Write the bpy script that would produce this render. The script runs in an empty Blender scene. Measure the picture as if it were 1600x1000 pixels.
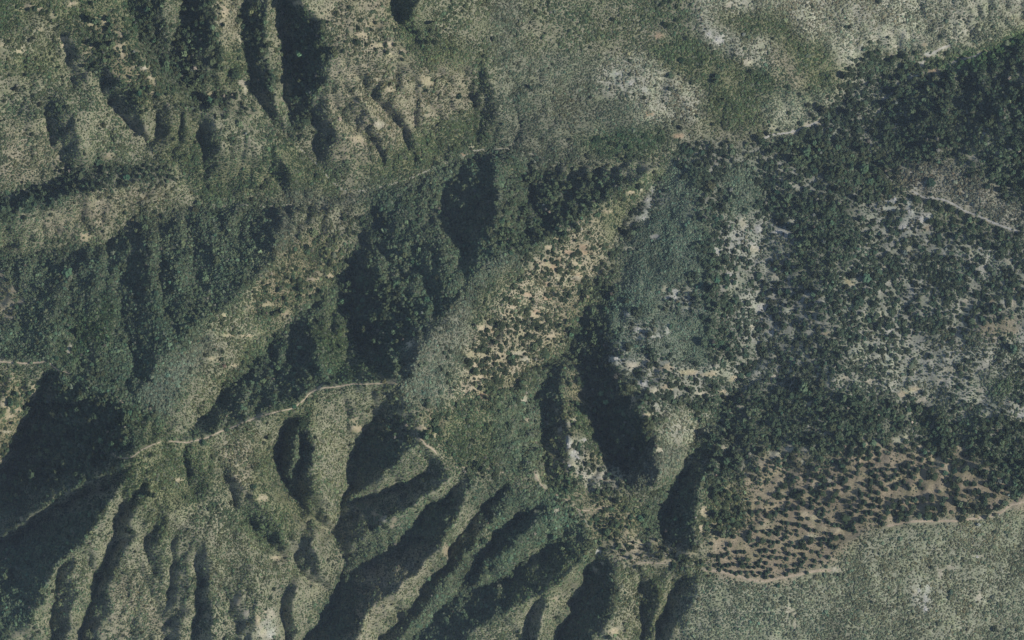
import bpy, bmesh, math, random
import numpy as np
from math import radians, sin, cos, pi

random.seed(7)
rng = np.random.default_rng(7)
S = bpy.context.scene
C = S.collection

# ------------------------------------------------------------------ camera, sky, sun, exposure
# 1 unit = 1 metre, 1 metre = 1 photo pixel; x runs east, y runs north, an aerial mapping camera looks straight down
cam_d = bpy.data.cameras.new('camera')
cam_d.type = 'ORTHO'
cam_d.ortho_scale = 1600.0
cam_d.clip_start = 1.0
cam_d.clip_end = 6000.0
cam = bpy.data.objects.new('camera', cam_d)
cam.location = (0, 0, 900)
cam.rotation_euler = (0, 0, 0)
C.objects.link(cam)
S.camera = cam

SUN_EL, SUN_AZ = 42.0, 104.0          # degrees; azimuth clockwise from north
SUN_STRENGTH, SKY_STRENGTH = 4.2, 0.10
HAZE_DENSITY = 0.00009
W = bpy.data.worlds.new('World')
S.world = W
W.use_nodes = True
nt = W.node_tree
bg = nt.nodes['Background']
sky = nt.nodes.new('ShaderNodeTexSky')
sky.sky_type = 'NISHITA'
sky.sun_disc = False
sky.sun_elevation = radians(SUN_EL)
sky.sun_rotation = radians(SUN_AZ)
sky.altitude = 1500
sky.dust_density = 0.6
nt.links.new(sky.outputs[0], bg.inputs[0])
bg.inputs[1].default_value = SKY_STRENGTH

sl = bpy.data.lights.new('sun', 'SUN')
sl.energy = SUN_STRENGTH
sl.angle = radians(0.5)
sl.color = (1.0, 0.958, 0.868)
sun = bpy.data.objects.new('sun', sl)
sun.location = (900, -200, 1500)
sun.rotation_euler = (radians(90 - SUN_EL), 0, radians(180 - SUN_AZ))
C.objects.link(sun)

S.render.engine = 'CYCLES'
S.cycles.use_denoising = True
S.cycles.denoiser = 'OPENIMAGEDENOISE'
S.cycles.denoising_input_passes = 'RGB_ALBEDO_NORMAL'
S.cycles.denoising_prefilter = 'ACCURATE'
S.view_settings.view_transform = 'Standard'
S.view_settings.look = 'None'
S.view_settings.exposure = 0.0
S.view_settings.gamma = 1.0
S.view_settings.use_curve_mapping = False

# ------------------------------------------------------------------ helpers
X0, Y0, X1, Y1, D = -200.0, -200.0, 1800.0, 1200.0, 2.5     # map extent in photo pixels (y down) and grid step
NX, NY = int((X1 - X0) / D) + 1, int((Y1 - Y0) / D) + 1

def vnoise(shape, cell, seed, d=D):
    """smooth value noise on a grid of step d, feature size cell (metres)"""
    r = np.random.default_rng(seed)
    h, w = shape
    gh, gw = int(h * d / cell) + 3, int(w * d / cell) + 3
    g = r.random((gh, gw)) * 2 - 1
    yy = np.arange(h) * d / cell
    xx = np.arange(w) * d / cell
    y0, x0 = yy.astype(int), xx.astype(int)
    fy, fx = yy - y0, xx - x0
    fy = (fy * fy * (3 - 2 * fy))[:, None]
    fx = (fx * fx * (3 - 2 * fx))[None, :]
    a = g[np.ix_(y0, x0)]; b = g[np.ix_(y0, x0 + 1)]
    c = g[np.ix_(y0 + 1, x0)]; e = g[np.ix_(y0 + 1, x0 + 1)]
    return (a * (1 - fx) + b * fx) * (1 - fy) + (c * (1 - fx) + e * fx) * fy

def fbm(shape, cell, seed, octv=4, gain=0.5, d=D):
    out = np.zeros(shape); amp = 1.0; tot = 0
    for k in range(octv):
        if cell < d * 1.2: break
        out += amp * vnoise(shape, cell, seed + 17 * k, d); tot += amp
        cell *= 0.5; amp *= gain
    return out / tot

def blur(a, s):
    """gaussian blur, sigma s in cells"""
    n = max(1, int(s * 3))
    k = np.exp(-0.5 * (np.arange(-n, n + 1) / s) ** 2); k /= k.sum()
    for ax in (0, 1):
        p = np.pad(a, [(n, n) if i == ax else (0, 0) for i in range(2)], mode='edge')
        o = np.zeros_like(a)
        L = a.shape[ax]
        for i, wgt in enumerate(k):
            o += wgt * (p[i:i + L] if ax == 0 else p[:, i:i + L])
        a = o
    return a

def inpoly(px, py, poly):
    inside = np.zeros(px.shape, bool)
    n = len(poly)
    for i in range(n):
        xa, ya = poly[i]; xb, yb = poly[(i + 1) % n]
        if ya == yb: continue
        cnd = ((ya > py) != (yb > py)) & (px < (xb - xa) * (py - ya) / (yb - ya) + xa)
        inside ^= cnd
    return inside

def samp(a, px, py):
    fx = np.clip((np.asarray(px) - X0) / D, 0, NX - 1.001); fy = np.clip((np.asarray(py) - Y0) / D, 0, NY - 1.001)
    ix, iy = fx.astype(int), fy.astype(int)
    fx, fy = fx - ix, fy - iy
    if a.ndim == 3: fx, fy = fx[..., None], fy[..., None]
    return (a[iy, ix] * (1 - fx) + a[iy, ix + 1] * fx) * (1 - fy) + (a[iy + 1, ix] * (1 - fx) + a[iy + 1, ix + 1] * fx) * fy

def tag(o, label=None, cat=None, group=None, kind=None):
    if label: o['label'] = label
    if cat: o['category'] = cat
    if group: o['group'] = group
    if kind: o['kind'] = kind
    return o

# ------------------------------------------------------------------ the land: crest and stream lines (x, y in photo pixels, z in metres)
LINES = [
 # divide with the ridge road
 [(-60,560,198),(0,565,202),(70,566,208),(130,590,215),(200,638,240),(208,680,262),(215,715,280),(255,690,264),(300,688,256),(362,668,242),(400,653,236),(458,637,228),(490,611,224),(505,605,222),(560,599,224),(622,598,232),(642,605,236),(650,650,226),(657,686,220),(683,710,212),(710,732,206),(770,737,202),(838,742,198),(860,768,194),(905,798,196),(925,840,195),(935,866,193),(965,870,200),(1010,882,205),(1100,890,210),(1185,908,212),(1270,893,210),(1330,842,212),(1450,815,214),(1600,784,218),(1700,765,218)],
 # main creek
 [(-60,395,72),(0,391,68),(60,392,66),(150,383,62),(205,352,58),(245,330,55),(330,319,52),(440,322,46),(545,304,40),(600,293,36),(690,258,30),(780,233,24),(857,250,23),(933,263,22),(1000,252,21),(1050,240,20),(1067,227,19),(1100,212,16),(1180,210,14),(1250,200,12),(1290,175,11),(1330,140,9),(1380,110,7),(1440,97,5),(1500,90,3),(1600,52,0),(1700,20,-3)],
 # north-east spur 1 (lit south-east side)
 [(203,640,240),(253,568,226),(297,523,208),(353,476,186),(400,436,164),(430,400,142),(445,345,90),(448,325,55)],
 # forested north slope west
 [(235,600,220),(205,545,183),(200,515,167),(184,465,134),(192,430,112),(215,370,76),(225,342,56)],
 [(250,570,226),(247,510,192),(237,450,156),(238,395,116),(240,350,66)],
 [(272,520,194),(262,490,176),(249,442,140),(252,400,108),(262,345,58)],
 [(300,520,205),(288,470,174),(275,420,138),(275,370,90)],
 [(345,465,174),(325,440,148),(308,415,126),(303,380,95),(295,340,55)],
 [(365,465,180),(350,420,148),(340,370,100)],
 [(58,558,196),(38,530,168),(37,480,138),(52,440,108),(80,410,84),(95,390,66)],
 [(80,562,207),(84,495,168),(95,445,128),(112,405,88)],
 [(130,575,206),(118,520,170),(118,475,142),(113,430,108),(128,392,66)],
 [(160,580,218),(155,520,182),(145,465,148),(155,415,108),(165,385,72)],
 [(-20,540,170),(0,480,130),(10,430,95),(20,395,72)],
 # valley between spur 1 and the road ridge
 [(292,684,250),(320,655,212),(353,616,180),(397,566,152),(440,520,126),(475,482,106),(527,455,84),(545,420,70),(560,370,56),(580,330,46),(592,298,38)],
 [(497,603,215),(472,562,162),(446,524,128)],
 [(515,604,222),(500,565,196),(490,525,156),(505,490,114)],
 [(600,594,208),(570,565,158),(548,505,106),(530,462,80)],
 [(625,600,232),(632,560,202),(634,520,176),(628,470,146),(600,432,118),(572,392,80)],
 [(690,470,160),(660,458,136),(625,422,104),(600,398,86),(580,365,62),(575,345,50)],
 [(735,445,168),(700,420,142),(670,390,114),(640,350,80),(620,310,50)],
 [(742,415,138),(712,370,86),(694,330,56),(690,290,40),(692,262,31)],
 [(790,405,154),(768,385,150),(772,345,134),(778,300,108),(778,250,52)],
 [(868,365,122),(842,335,84),(830,290,52),(825,252,26)],
 # tan spur
 [(642,605,236),(650,560,222),(690,505,194),(735,445,168),(790,402,154),(870,368,130),(930,323,98),(985,288,62),(1020,265,38)],
 [(1000,745,186),(975,735,138),(950,708,108),(933,655,94),(918,600,86),(903,535,76),(925,450,63),(960,375,48),(1005,305,30),(1045,250,21)],
 [(1030,748,212),(1025,700,205),(1003,645,186),(970,590,142),(956,520,106),(962,470,78),(980,410,54)],
 [(885,775,195),(892,720,180),(885,660,156),(880,610,118),(888,565,86)],
 [(845,735,180),(850,680,132),(845,620,100),(868,570,80),(895,535,70)],
 [(790,738,200),(800,680,175),(800,620,140),(815,580,118)],
 [(1060,500,100),(1045,400,70),(1052,300,36)],
 # basin under the divide, east
 [(1045,862,188),(1036,828,154),(1050,778,144),(1076,715,134),(1095,680,122),(1140,630,104),(1190,560,92)],
 [(1092,862,210),(1088,800,204),(1098,750,186),(1118,715,160)],
 [(1200,690,140),(1190,540,90),(1190,400,60),(1200,290,30),(1210,215,14)],
 [(1115,580,120),(1110,480,100),(1100,380,74),(1085,290,44)],
 [(1350,830,212),(1330,700,168),(1300,560,126),(1290,430,90),(1270,320,48)],
 [(1450,700,160),(1430,560,116),(1400,430,80),(1400,330,50)],
 [(1600,600,152),(1520,480,108),(1480,390,74)],
 [(1700,410,98),(1600,372,82),(1500,330,62),(1430,303,46),(1370,258,32),(1362,220,24),(1385,150,13),(1420,112,7)],
 [(1700,180,130),(1600,225,118),(1510,210,82),(1430,190,44)],
 # far north and far south edges
 [(660,-60,150),(760,-60,118),(950,-60,86),(1100,-60,92),(1300,-60,86),(1500,-60,92),(1700,-60,82)],
 [(1100,1060,168),(1300,1060,176),(1600,1060,158),(1700,1060,150)],
 [(1060,90,68),(1010,100,72),(960,112,64)],
 [(1095,20,92),(1130,80,70),(1200,115,52),(1260,140,38)],
 [(1255,40,70),(1275,80,48),(1325,115,22)],
 # north hills, centre
 [(205,-40,158),(205,10,146),(214,68,126),(250,92,112),(312,147,92),(388,150,80),(420,178,72),(453,213,62),(497,255,50),(545,303,41)],
 [(257,-40,190),(258,0,178),(259,40,158),(264,66,130)],
 [(292,-40,140),(288,25,124),(268,72,112)],
 [(333,-40,182),(333,0,174),(335,57,158),(348,82,146),(340,115,120),(320,143,98)],
 [(377,-40,148),(377,0,134),(381,60,122),(388,95,110),(387,143,86)],
 [(416,-40,184),(416,0,168),(414,65,152),(428,110,132),(430,150,112),(447,203,72)],
 [(444,-40,142),(447,60,108),(449,110,94),(448,150,82),(453,207,62)],
 [(470,-40,222),(470,0,216),(498,28,206),(512,60,196),(519,90,182),(514,118,164),(502,142,140),(499,175,108)],
 [(505,178,110),(528,205,106),(531,228,84),(506,250,58)],
 [(498,190,78),(490,225,54),(497,250,50)],
 [(518,70,190),(560,88,180),(620,98,162),(690,108,140),(728,102,126)],
 [(548,118,160),(575,155,118),(603,180,92),(628,208,68),(640,250,46)],
 [(545,158,130),(556,195,92),(576,215,74),(597,248,56),(605,278,42)],
 [(562,155,144),(580,192,114),(600,236,74)],
 [(590,140,146),(627,180,110),(652,215,74)],
 [(735,98,122),(733,140,82),(747,168,62),(757,215,38)],
 [(752,96,130),(771,136,106),(774,165,84),(771,200,50)],
 [(605,-40,164),(613,5,146),(624,36,136),(650,62,132)],
 [(656,-40,204),(654,0,196),(636,36,164)],
 # north-west hills
 [(190,40,175),(235,120,164),(285,165,152),(340,178,142),(400,215,120),(450,250,88),(492,286,52)],
 [(-60,-60,225),(60,-40,212),(150,-60,215)],
 [(-60,120,190),(20,100,185)],
 [(92,55,165),(110,85,144),(114,128,128)],
 [(104,50,178),(124,85,170),(127,118,150)],
 [(165,112,152),(164,150,122),(178,173,108),(202,195,98),(227,222,90),(252,262,80)],
 [(160,92,176),(190,128,174),(215,157,166),(222,185,146),(227,212,112)],
 [(78,175,142),(77,200,116),(90,232,98),(106,264,84)],
 [(95,162,162),(118,192,160),(127,213,148),(119,245,116),(111,262,90)],
 [(316,178,128),(311,212,98),(318,242,86),(318,280,66)],
 [(332,183,146),(339,215,134),(336,245,108)],
 [(252,168,136),(251,215,104),(256,262,80)],
 [(262,165,150),(261,210,126)],
 [(278,178,132),(277,220,104)],
 [(287,175,144),(287,215,122)],
 [(5,120,172),(10,150,150),(30,180,132),(50,200,125)],
 [(416,238,104),(427,268,66),(440,293,48)],
 [(430,233,114),(447,256,106),(454,280,80)],
 [(-60,330,100),(0,312,94),(60,288,88),(110,267,84),(200,264,80),(270,270,74),(292,290,64),(312,313,55)],
 [(-60,350,132),(0,337,126),(60,322,122),(120,306,116),(200,289,106),(270,287,82),(300,305,62)],
 # canyon C1 and its east spurs
 [(600,632,192),(580,655,166),(566,690,136),(556,725,116),(546,758,102),(534,790,92),(521,815,83),(521,842,74),(541,873,66),(538,900,58),(523,930,48),(493,980,32),(470,1010,24),(440,1060,10)],
 [(657,688,220),(635,703,214),(600,740,178),(575,772,138),(556,778,118)],
 [(690,725,192),(650,750,156),(607,767,126),(580,784,112),(550,778,104)],
 [(710,740,206),(665,768,198),(639,790,184),(610,806,160),(580,830,130),(548,862,86)],
 [(722,760,184),(703,768,162),(657,795,128),(646,835,106),(628,849,96),(598,868,86),(565,888,74),(540,903,62)],
 [(745,742,204),(731,768,202),(719,800,190),(698,833,174),(687,862,162),(664,877,152),(644,900,142),(621,923,134),(588,943,120),(567,967,112),(558,1000,108),(545,1060,92)],
 [(800,765,186),(770,780,166),(747,798,144),(731,823,126),(706,852,108),(692,884,92),(666,903,84),(661,924,76),(630,957,64),(598,1000,52),(570,1060,38)],
 [(830,770,194),(810,780,190),(770,808,166),(745,840,146),(715,880,124),(690,915,106),(650,965,86),(612,1015,74)],
 [(842,788,182),(800,822,146),(770,855,126),(742,895,104),(705,940,84),(645,1000,58),(610,1060,42)],
 [(868,797,196),(822,832,186),(797,855,170),(765,880,148),(745,908,118)],
 [(890,828,176),(855,858,146),(810,890,124),(770,912,106),(735,930,94)],
 [(927,856,196),(908,880,192),(880,905,186),(860,925,176),(830,937,166),(800,951,156),(767,968,144),(733,995,126),(700,1040,106)],
 [(848,930,158),(838,960,134),(815,1000,110),(800,1060,85)],
 [(866,922,178),(852,957,164),(843,1000,146),(830,1060,122)],
 [(940,866,178),(914,905,134),(898,950,106),(878,1000,80),(850,1060,55)],
 [(966,872,200),(969,905,198),(961,946,184),(934,996,158),(905,1060,128)],
 [(1004,892,186),(1000,930,156),(1000,966,140),(1003,1000,126),(1000,1060,98)],
 [(1040,890,207),(1040,920,190),(1025,960,170),(1012,1000,150)],
 [(1078,892,200),(1050,918,168),(1036,950,150),(1024,982,134),(1018,1060,106)],
 [(1096,892,211),(1086,925,207),(1076,957,198),(1056,977,184),(1047,1005,170),(1040,1060,150)],
 # peak and south-west spurs
 [(72,582,190),(55,625,122),(48,645,102),(35,690,76),(12,740,56),(-20,790,40),(-60,840,28)],
 [(15,590,198),(8,650,165),(-5,700,140),(-40,740,120)],
 [(200,722,270),(175,728,248),(133,753,200),(80,787,146),(40,812,110),(15,832,80),(-30,860,48)],
 [(185,745,236),(150,762,178),(110,783,134),(67,798,94),(33,828,58),(0,845,36),(-40,870,20)],
 [(214,735,272),(178,768,240),(160,810,212),(133,845,188),(100,868,164),(78,910,146),(73,940,132),(56,970,118),(26,1000,98),(-20,1050,70)],
 [(112,868,158),(97,885,132),(88,916,110),(87,950,92),(77,992,76),(60,1060,52)],
 [(150,830,190),(120,862,170),(118,906,141),(117,956,122),(112,1000,104),(100,1060,88)],
 [(224,758,248),(195,795,190),(183,815,170),(187,852,150),(162,888,124),(144,920,102),(140,958,84),(124,1000,64),(105,1060,40)],
 [(237,762,257),(211,808,216),(209,840,194),(190,868,170),(175,903,150),(169,945,126),(165,972,114),(152,1002,102),(140,1060,80)],
 [(243,782,228),(232,828,188),(227,855,166),(229,885,148),(238,918,128),(256,950,108),(263,1000,82),(262,1060,56)],
 [(263,795,230),(261,828,206),(245,852,180),(252,890,156),(260,918,136)],
 [(276,850,180),(267,915,126),(261,945,110)],
 [(282,843,192),(294,882,164),(298,920,144),(290,958,124),(284,1000,106),(278,1060,82)],
 [(307,848,192),(311,885,156),(317,915,132),(311,955,112),(301,1000,88),(295,1060,62)],
 [(321,848,199),(328,893,169),(327,930,150),(331,960,148),(333,1000,124),(330,1060,96)],
 [(288,698,244),(294,745,212),(300,790,196)],
 [(303,692,256),(307,740,232)],
 [(345,735,228),(353,753,208),(368,800,176),(398,830,152),(432,862,128),(448,878,118),(466,884,106),(485,903,90),(505,925,68),(522,932,50)],
 [(362,740,234),(399,783,204),(434,812,182),(449,848,160)],
 [(477,840,150),(465,866,122),(463,882,108)],
 [(482,838,166),(501,865,154),(507,892,130),(517,920,86)],
 [(398,660,233),(392,700,222),(405,750,206),(432,795,186)],
 [(462,650,205),(440,680,164),(430,705,148),(430,727,136),(447,765,116),(462,792,106),(485,815,96),(508,829,86),(521,836,78)],
 [(482,645,223),(493,700,218),(492,735,196),(501,775,164),(513,815,108)],
 [(478,685,190),(471,733,152),(456,760,122)],
 [(466,675,208),(459,715,194),(452,747,156)],
 [(395,880,178),(402,950,152),(397,1000,132),(390,1060,106)],
 [(350,890,168),(360,950,132),(368,1010,104),(370,1060,86)],
 [(450,915,126),(442,960,92),(446,1005,70),(436,1060,44)],
 [(464,915,146),(462,960,114),(458,1005,90)],
]

def solve_height():
    z = None
    for d in (40.0, 20.0, 10.0, 5.0, 2.5):
        nx, ny = int((X1 - X0) / d) + 1, int((Y1 - Y0) / d) + 1
        acc = np.zeros((ny, nx)); cnt = np.zeros((ny, nx))
        for ln in LINES:
            for (xa, ya, za), (xb, yb, zb) in zip(ln[:-1], ln[1:]):
                n = max(2, int(math.hypot(xb - xa, yb - ya) / d * 2) + 1)
                t = np.linspace(0, 1, n)
                ix = np.rint((xa + (xb - xa) * t - X0) / d).astype(int)
                iy = np.rint((ya + (yb - ya) * t - Y0) / d).astype(int)
                ok = (ix >= 0) & (ix < nx) & (iy >= 0) & (iy < ny)
                np.add.at(acc, (iy[ok], ix[ok]), (za + (zb - za) * t)[ok])
                np.add.at(cnt, (iy[ok], ix[ok]), 1)
        fix = cnt > 0
        val = acc / np.maximum(cnt, 1)
        if z is None:
            z = np.full((ny, nx), val[fix].mean())
        else:                                    # bilinear refinement of the coarser solution
            oy = np.minimum(np.arange(ny) / 2, z.shape[0] - 1.001); ox = np.minimum(np.arange(nx) / 2, z.shape[1] - 1.001)
            iy, ix = oy.astype(int), ox.astype(int)
            fy, fx = (oy - iy)[:, None], (ox - ix)[None, :]
            z = (z[np.ix_(iy, ix)] * (1 - fx) + z[np.ix_(iy, ix + 1)] * fx) * (1 - fy) + (z[np.ix_(iy + 1, ix)] * (1 - fx) + z[np.ix_(iy + 1, ix + 1)] * fx) * fy
        par = (np.add.outer(np.arange(ny), np.arange(nx)) % 2)
        free = ~fix
        om = 1.75 if d > 6 else 1.5
        z[fix] = val[fix]
        for it in range({40: 400, 20: 200, 10: 120, 5: 70, 2.5: 30}[d]):
            for c in (0, 1):
                p = np.pad(z, 1, mode='edge')
                av = 0.25 * (p[:-2, 1:-1] + p[2:, 1:-1] + p[1:-1, :-2] + p[1:-1, 2:])
                m = free & (par == c)
                z[m] += om * (av - z)[m]
    return z

Z = solve_height()
Z = 0.2 * blur(Z, 1.8) + 0.8 * blur(Z, 0.7)
gy, gx = np.gradient(blur(Z, 4), D)
SLOPE = np.hypot(gx, gy)
rough = np.clip(SLOPE / 0.55, 0.12, 1.0)
sh = (NY, NX)

def warp(a, ax, ay):
    """look the grid up at shifted places, so that crests and streams wander"""
    yy, xx = np.meshgrid(np.arange(NY), np.arange(NX), indexing='ij')
    fx = np.clip(xx + ax / D, 0, NX - 1.001); fy = np.clip(yy + ay / D, 0, NY - 1.001)
    ix, iy = fx.astype(int), fy.astype(int)
    fx, fy = fx - ix, fy - iy
    return (a[iy, ix] * (1 - fx) + a[iy, ix + 1] * fx) * (1 - fy) + (a[iy + 1, ix] * (1 - fx) + a[iy + 1, ix + 1] * fx) * fy
Z = warp(Z, 9.0 * fbm(sh, 34, 5, 3) + 4.0 * vnoise(sh, 13, 8), 9.0 * fbm(sh, 34, 6, 3) + 4.0 * vnoise(sh, 13, 9))
_gx, _gy = np.meshgrid(X0 + D * np.arange(NX), Y0 + D * np.arange(NY))
CALM = blur(inpoly(_gx, _gy, [(-80,400),(60,400),(150,392),(240,345),(330,335),(425,335),(425,395),(350,465),(297,510),(250,555),(200,605),(150,580),(70,560),(-80,550)]).astype(float), 8)
Z = Z + CALM * .30 * (blur(Z, 6) - Z)
rough = rough * (1 - .25 * CALM)
rid = 1 - np.abs(fbm(sh, 46, 31, 3)) * 2.2
Z = Z + rough * (5.5 * fbm(sh, 75, 11, 3) + 3.6 * rid + 2.4 * fbm(sh, 16, 23, 2))

def runoff(z):
    """rain gathered downhill, cell by cell from the top: the log of it cuts the runnels"""
    h, w = z.shape
    zz = z + 4.0 * vnoise(z.shape, 38, 75, D) + 2.2 * vnoise(z.shape, 18, 77, D) + 1.0 * vnoise(z.shape, 7, 79, D)
    best = np.zeros(z.shape); to = np.arange(h * w).reshape(h, w)
    idx = np.arange(h * w).reshape(h, w)
    for dy in (-1, 0, 1):
        for dx in (-1, 0, 1):
            if not (dx or dy): continue
            q = np.roll(zz, (-dy, -dx), (0, 1)); t = np.roll(idx, (-dy, -dx), (0, 1))
            drop = (zz - q) / math.hypot(dx, dy)
            drop[0, :] = drop[-1, :] = 0; drop[:, 0] = drop[:, -1] = 0
            m = drop > best
            best[m] = drop[m]; to[m] = t[m]
    acc = [1.0] * (h * w)
    tl = to.ravel().tolist()
    for k in np.argsort(-zz.ravel()).tolist():
        t = tl[k]
        if t != k: acc[t] += acc[k]
    return np.array(acc).reshape(h, w)
ACC = runoff(Z)
cut = np.clip(np.log2(ACC / 7.0), 0, 6)
steep = np.clip((SLOPE - .33) / .35, 0.0, 1) * (1 - .6 * CALM)
cut2 = np.clip(np.log2(ACC / 45.0), 0, 4.5)
Z = Z - steep * (1.0 * blur(cut, .8) + 1.2 * blur(cut, 1.8) + 3.4 * blur(cut2, 2.4))
PX = X0 + D * np.arange(NX)
PY = Y0 + D * np.arange(NY)
GX, GY = np.meshgrid(PX, PY)

# ------------------------------------------------------------------ land cover
#           soil colour           shrub colour          tree colour          shrubs radius trees radius
COV = {
 'chap': ((0.2471, 0.2362, 0.1594), (0.0834, 0.1059, 0.0518), (0.0447, 0.0602, 0.0310), 0.66, 1.05, 0.008, 2.3),
 'tan': ((0.2858, 0.2563, 0.1756), (0.0925, 0.1054, 0.0551), (0.0468, 0.0630, 0.0324), 0.6, 1.02, 0.003, 2.3),
 'green': ((0.1851, 0.1841, 0.1040), (0.0688, 0.0955, 0.0418), (0.0430, 0.0619, 0.0310), 0.86, 1.15, 0.012, 2.3),
 'lush':   ((0.1540,0.1672,0.0924), (0.0563,0.0880,0.0387), (0.0405,0.0651,0.0282), .95, 1.3,  .06,  2.3),
 'forest': ((0.1518,0.1546,0.1030), (0.0828,0.1122,0.0626), (0.0736,0.1030,0.0534), .97, 1.35, .30,  1.8),
 'deep':   ((0.1350,0.1395,0.0972), (0.0630,0.0855,0.0468), (0.0612,0.0846,0.0432), .88, 1.35, .52,  2.4),
 'openfor': ((0.2457, 0.2136, 0.1322), (0.0738, 0.0945, 0.0437), (0.0468, 0.0666, 0.0333), 0.68, 1.2, 0.26, 2.3),
 'sage':   ((0.1980,0.1980,0.1452), (0.1038,0.1214,0.0792), (0.0528,0.0704,0.0422), .86, 1.3,  .02,  2.3),
 'plain':  ((.190,.212,.150), (.090,.130,.084), (.050,.074,.044), .97, 1.0,  .00,  2.3),
 'tanwood':((0.3325,0.2898,0.1995), (0.0874,0.0988,0.0522), (0.0475,0.0646,0.0323), .62, 1.1,  .15,  2.4),
 'oakrock': ((0.2479, 0.2464, 0.1920), (0.0674, 0.0897, 0.0518), (0.0432, 0.0622, 0.0363), 0.38, 1.1, 0.5, 2.25),
 'oak': ((0.1741, 0.1733, 0.1277), (0.0607, 0.0850, 0.0468), (0.0468, 0.0693, 0.0381), 0.7, 1.2, 0.5, 2.2),
 'pale':   ((.385,.372,.285), (.158,.172,.110), (.050,.068,.042), .60, 1.05, .004, 2.2),
 'palerock': ((0.3365, 0.3288, 0.2740), (0.0857, 0.1014, 0.0664), (0.0402, 0.0577, 0.0350), 0.42, 1.1, 0.3, 2.2),
 'whitescrub':((.37,.36,.30),(.130,.145,.100), (.046,.066,.040), .45, 1.05, .00,  2.0),
 'rockscrub': ((0.3710, 0.3583, 0.2841), (0.0880, 0.1080, 0.0660), (0.0460, 0.0660, 0.0400), 0.52, 1.15, 0.14, 2.1),
 'brushy': ((0.3402, 0.3154, 0.2430), (0.1058, 0.1109, 0.0746), (0.0414, 0.0594, 0.0360), .66, 1.1,  .02,  2.0),
 'grey': ((0.2898, 0.2907, 0.2059), (0.1178, 0.1398, 0.0846), (0.0644, 0.0810, 0.0515), 0.62, 1.08, 0.0005, 2.2),
 'drab':   ((0.195,0.196,0.138), (0.080,0.100,0.060), (0.0495,0.0648,0.0396), .74, 1.05, .001, 2.2),
 'bare':   ((.300,.246,.166), (.085,.098,.056), (.044,.062,.036), .10, .95,  .000, 2.2),
 'baretree':((.285,.236,.160),(.070,.086,.048), (.040,.060,.034), .30, 1.1,  .22,  2.3),
 'ripa': ((0.2200, 0.2400, 0.1100), (0.0600, 0.1280, 0.0420), (0.0540, 0.1120, 0.0380), 0.95, 1.6, 0.2, 2.4),
}
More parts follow.
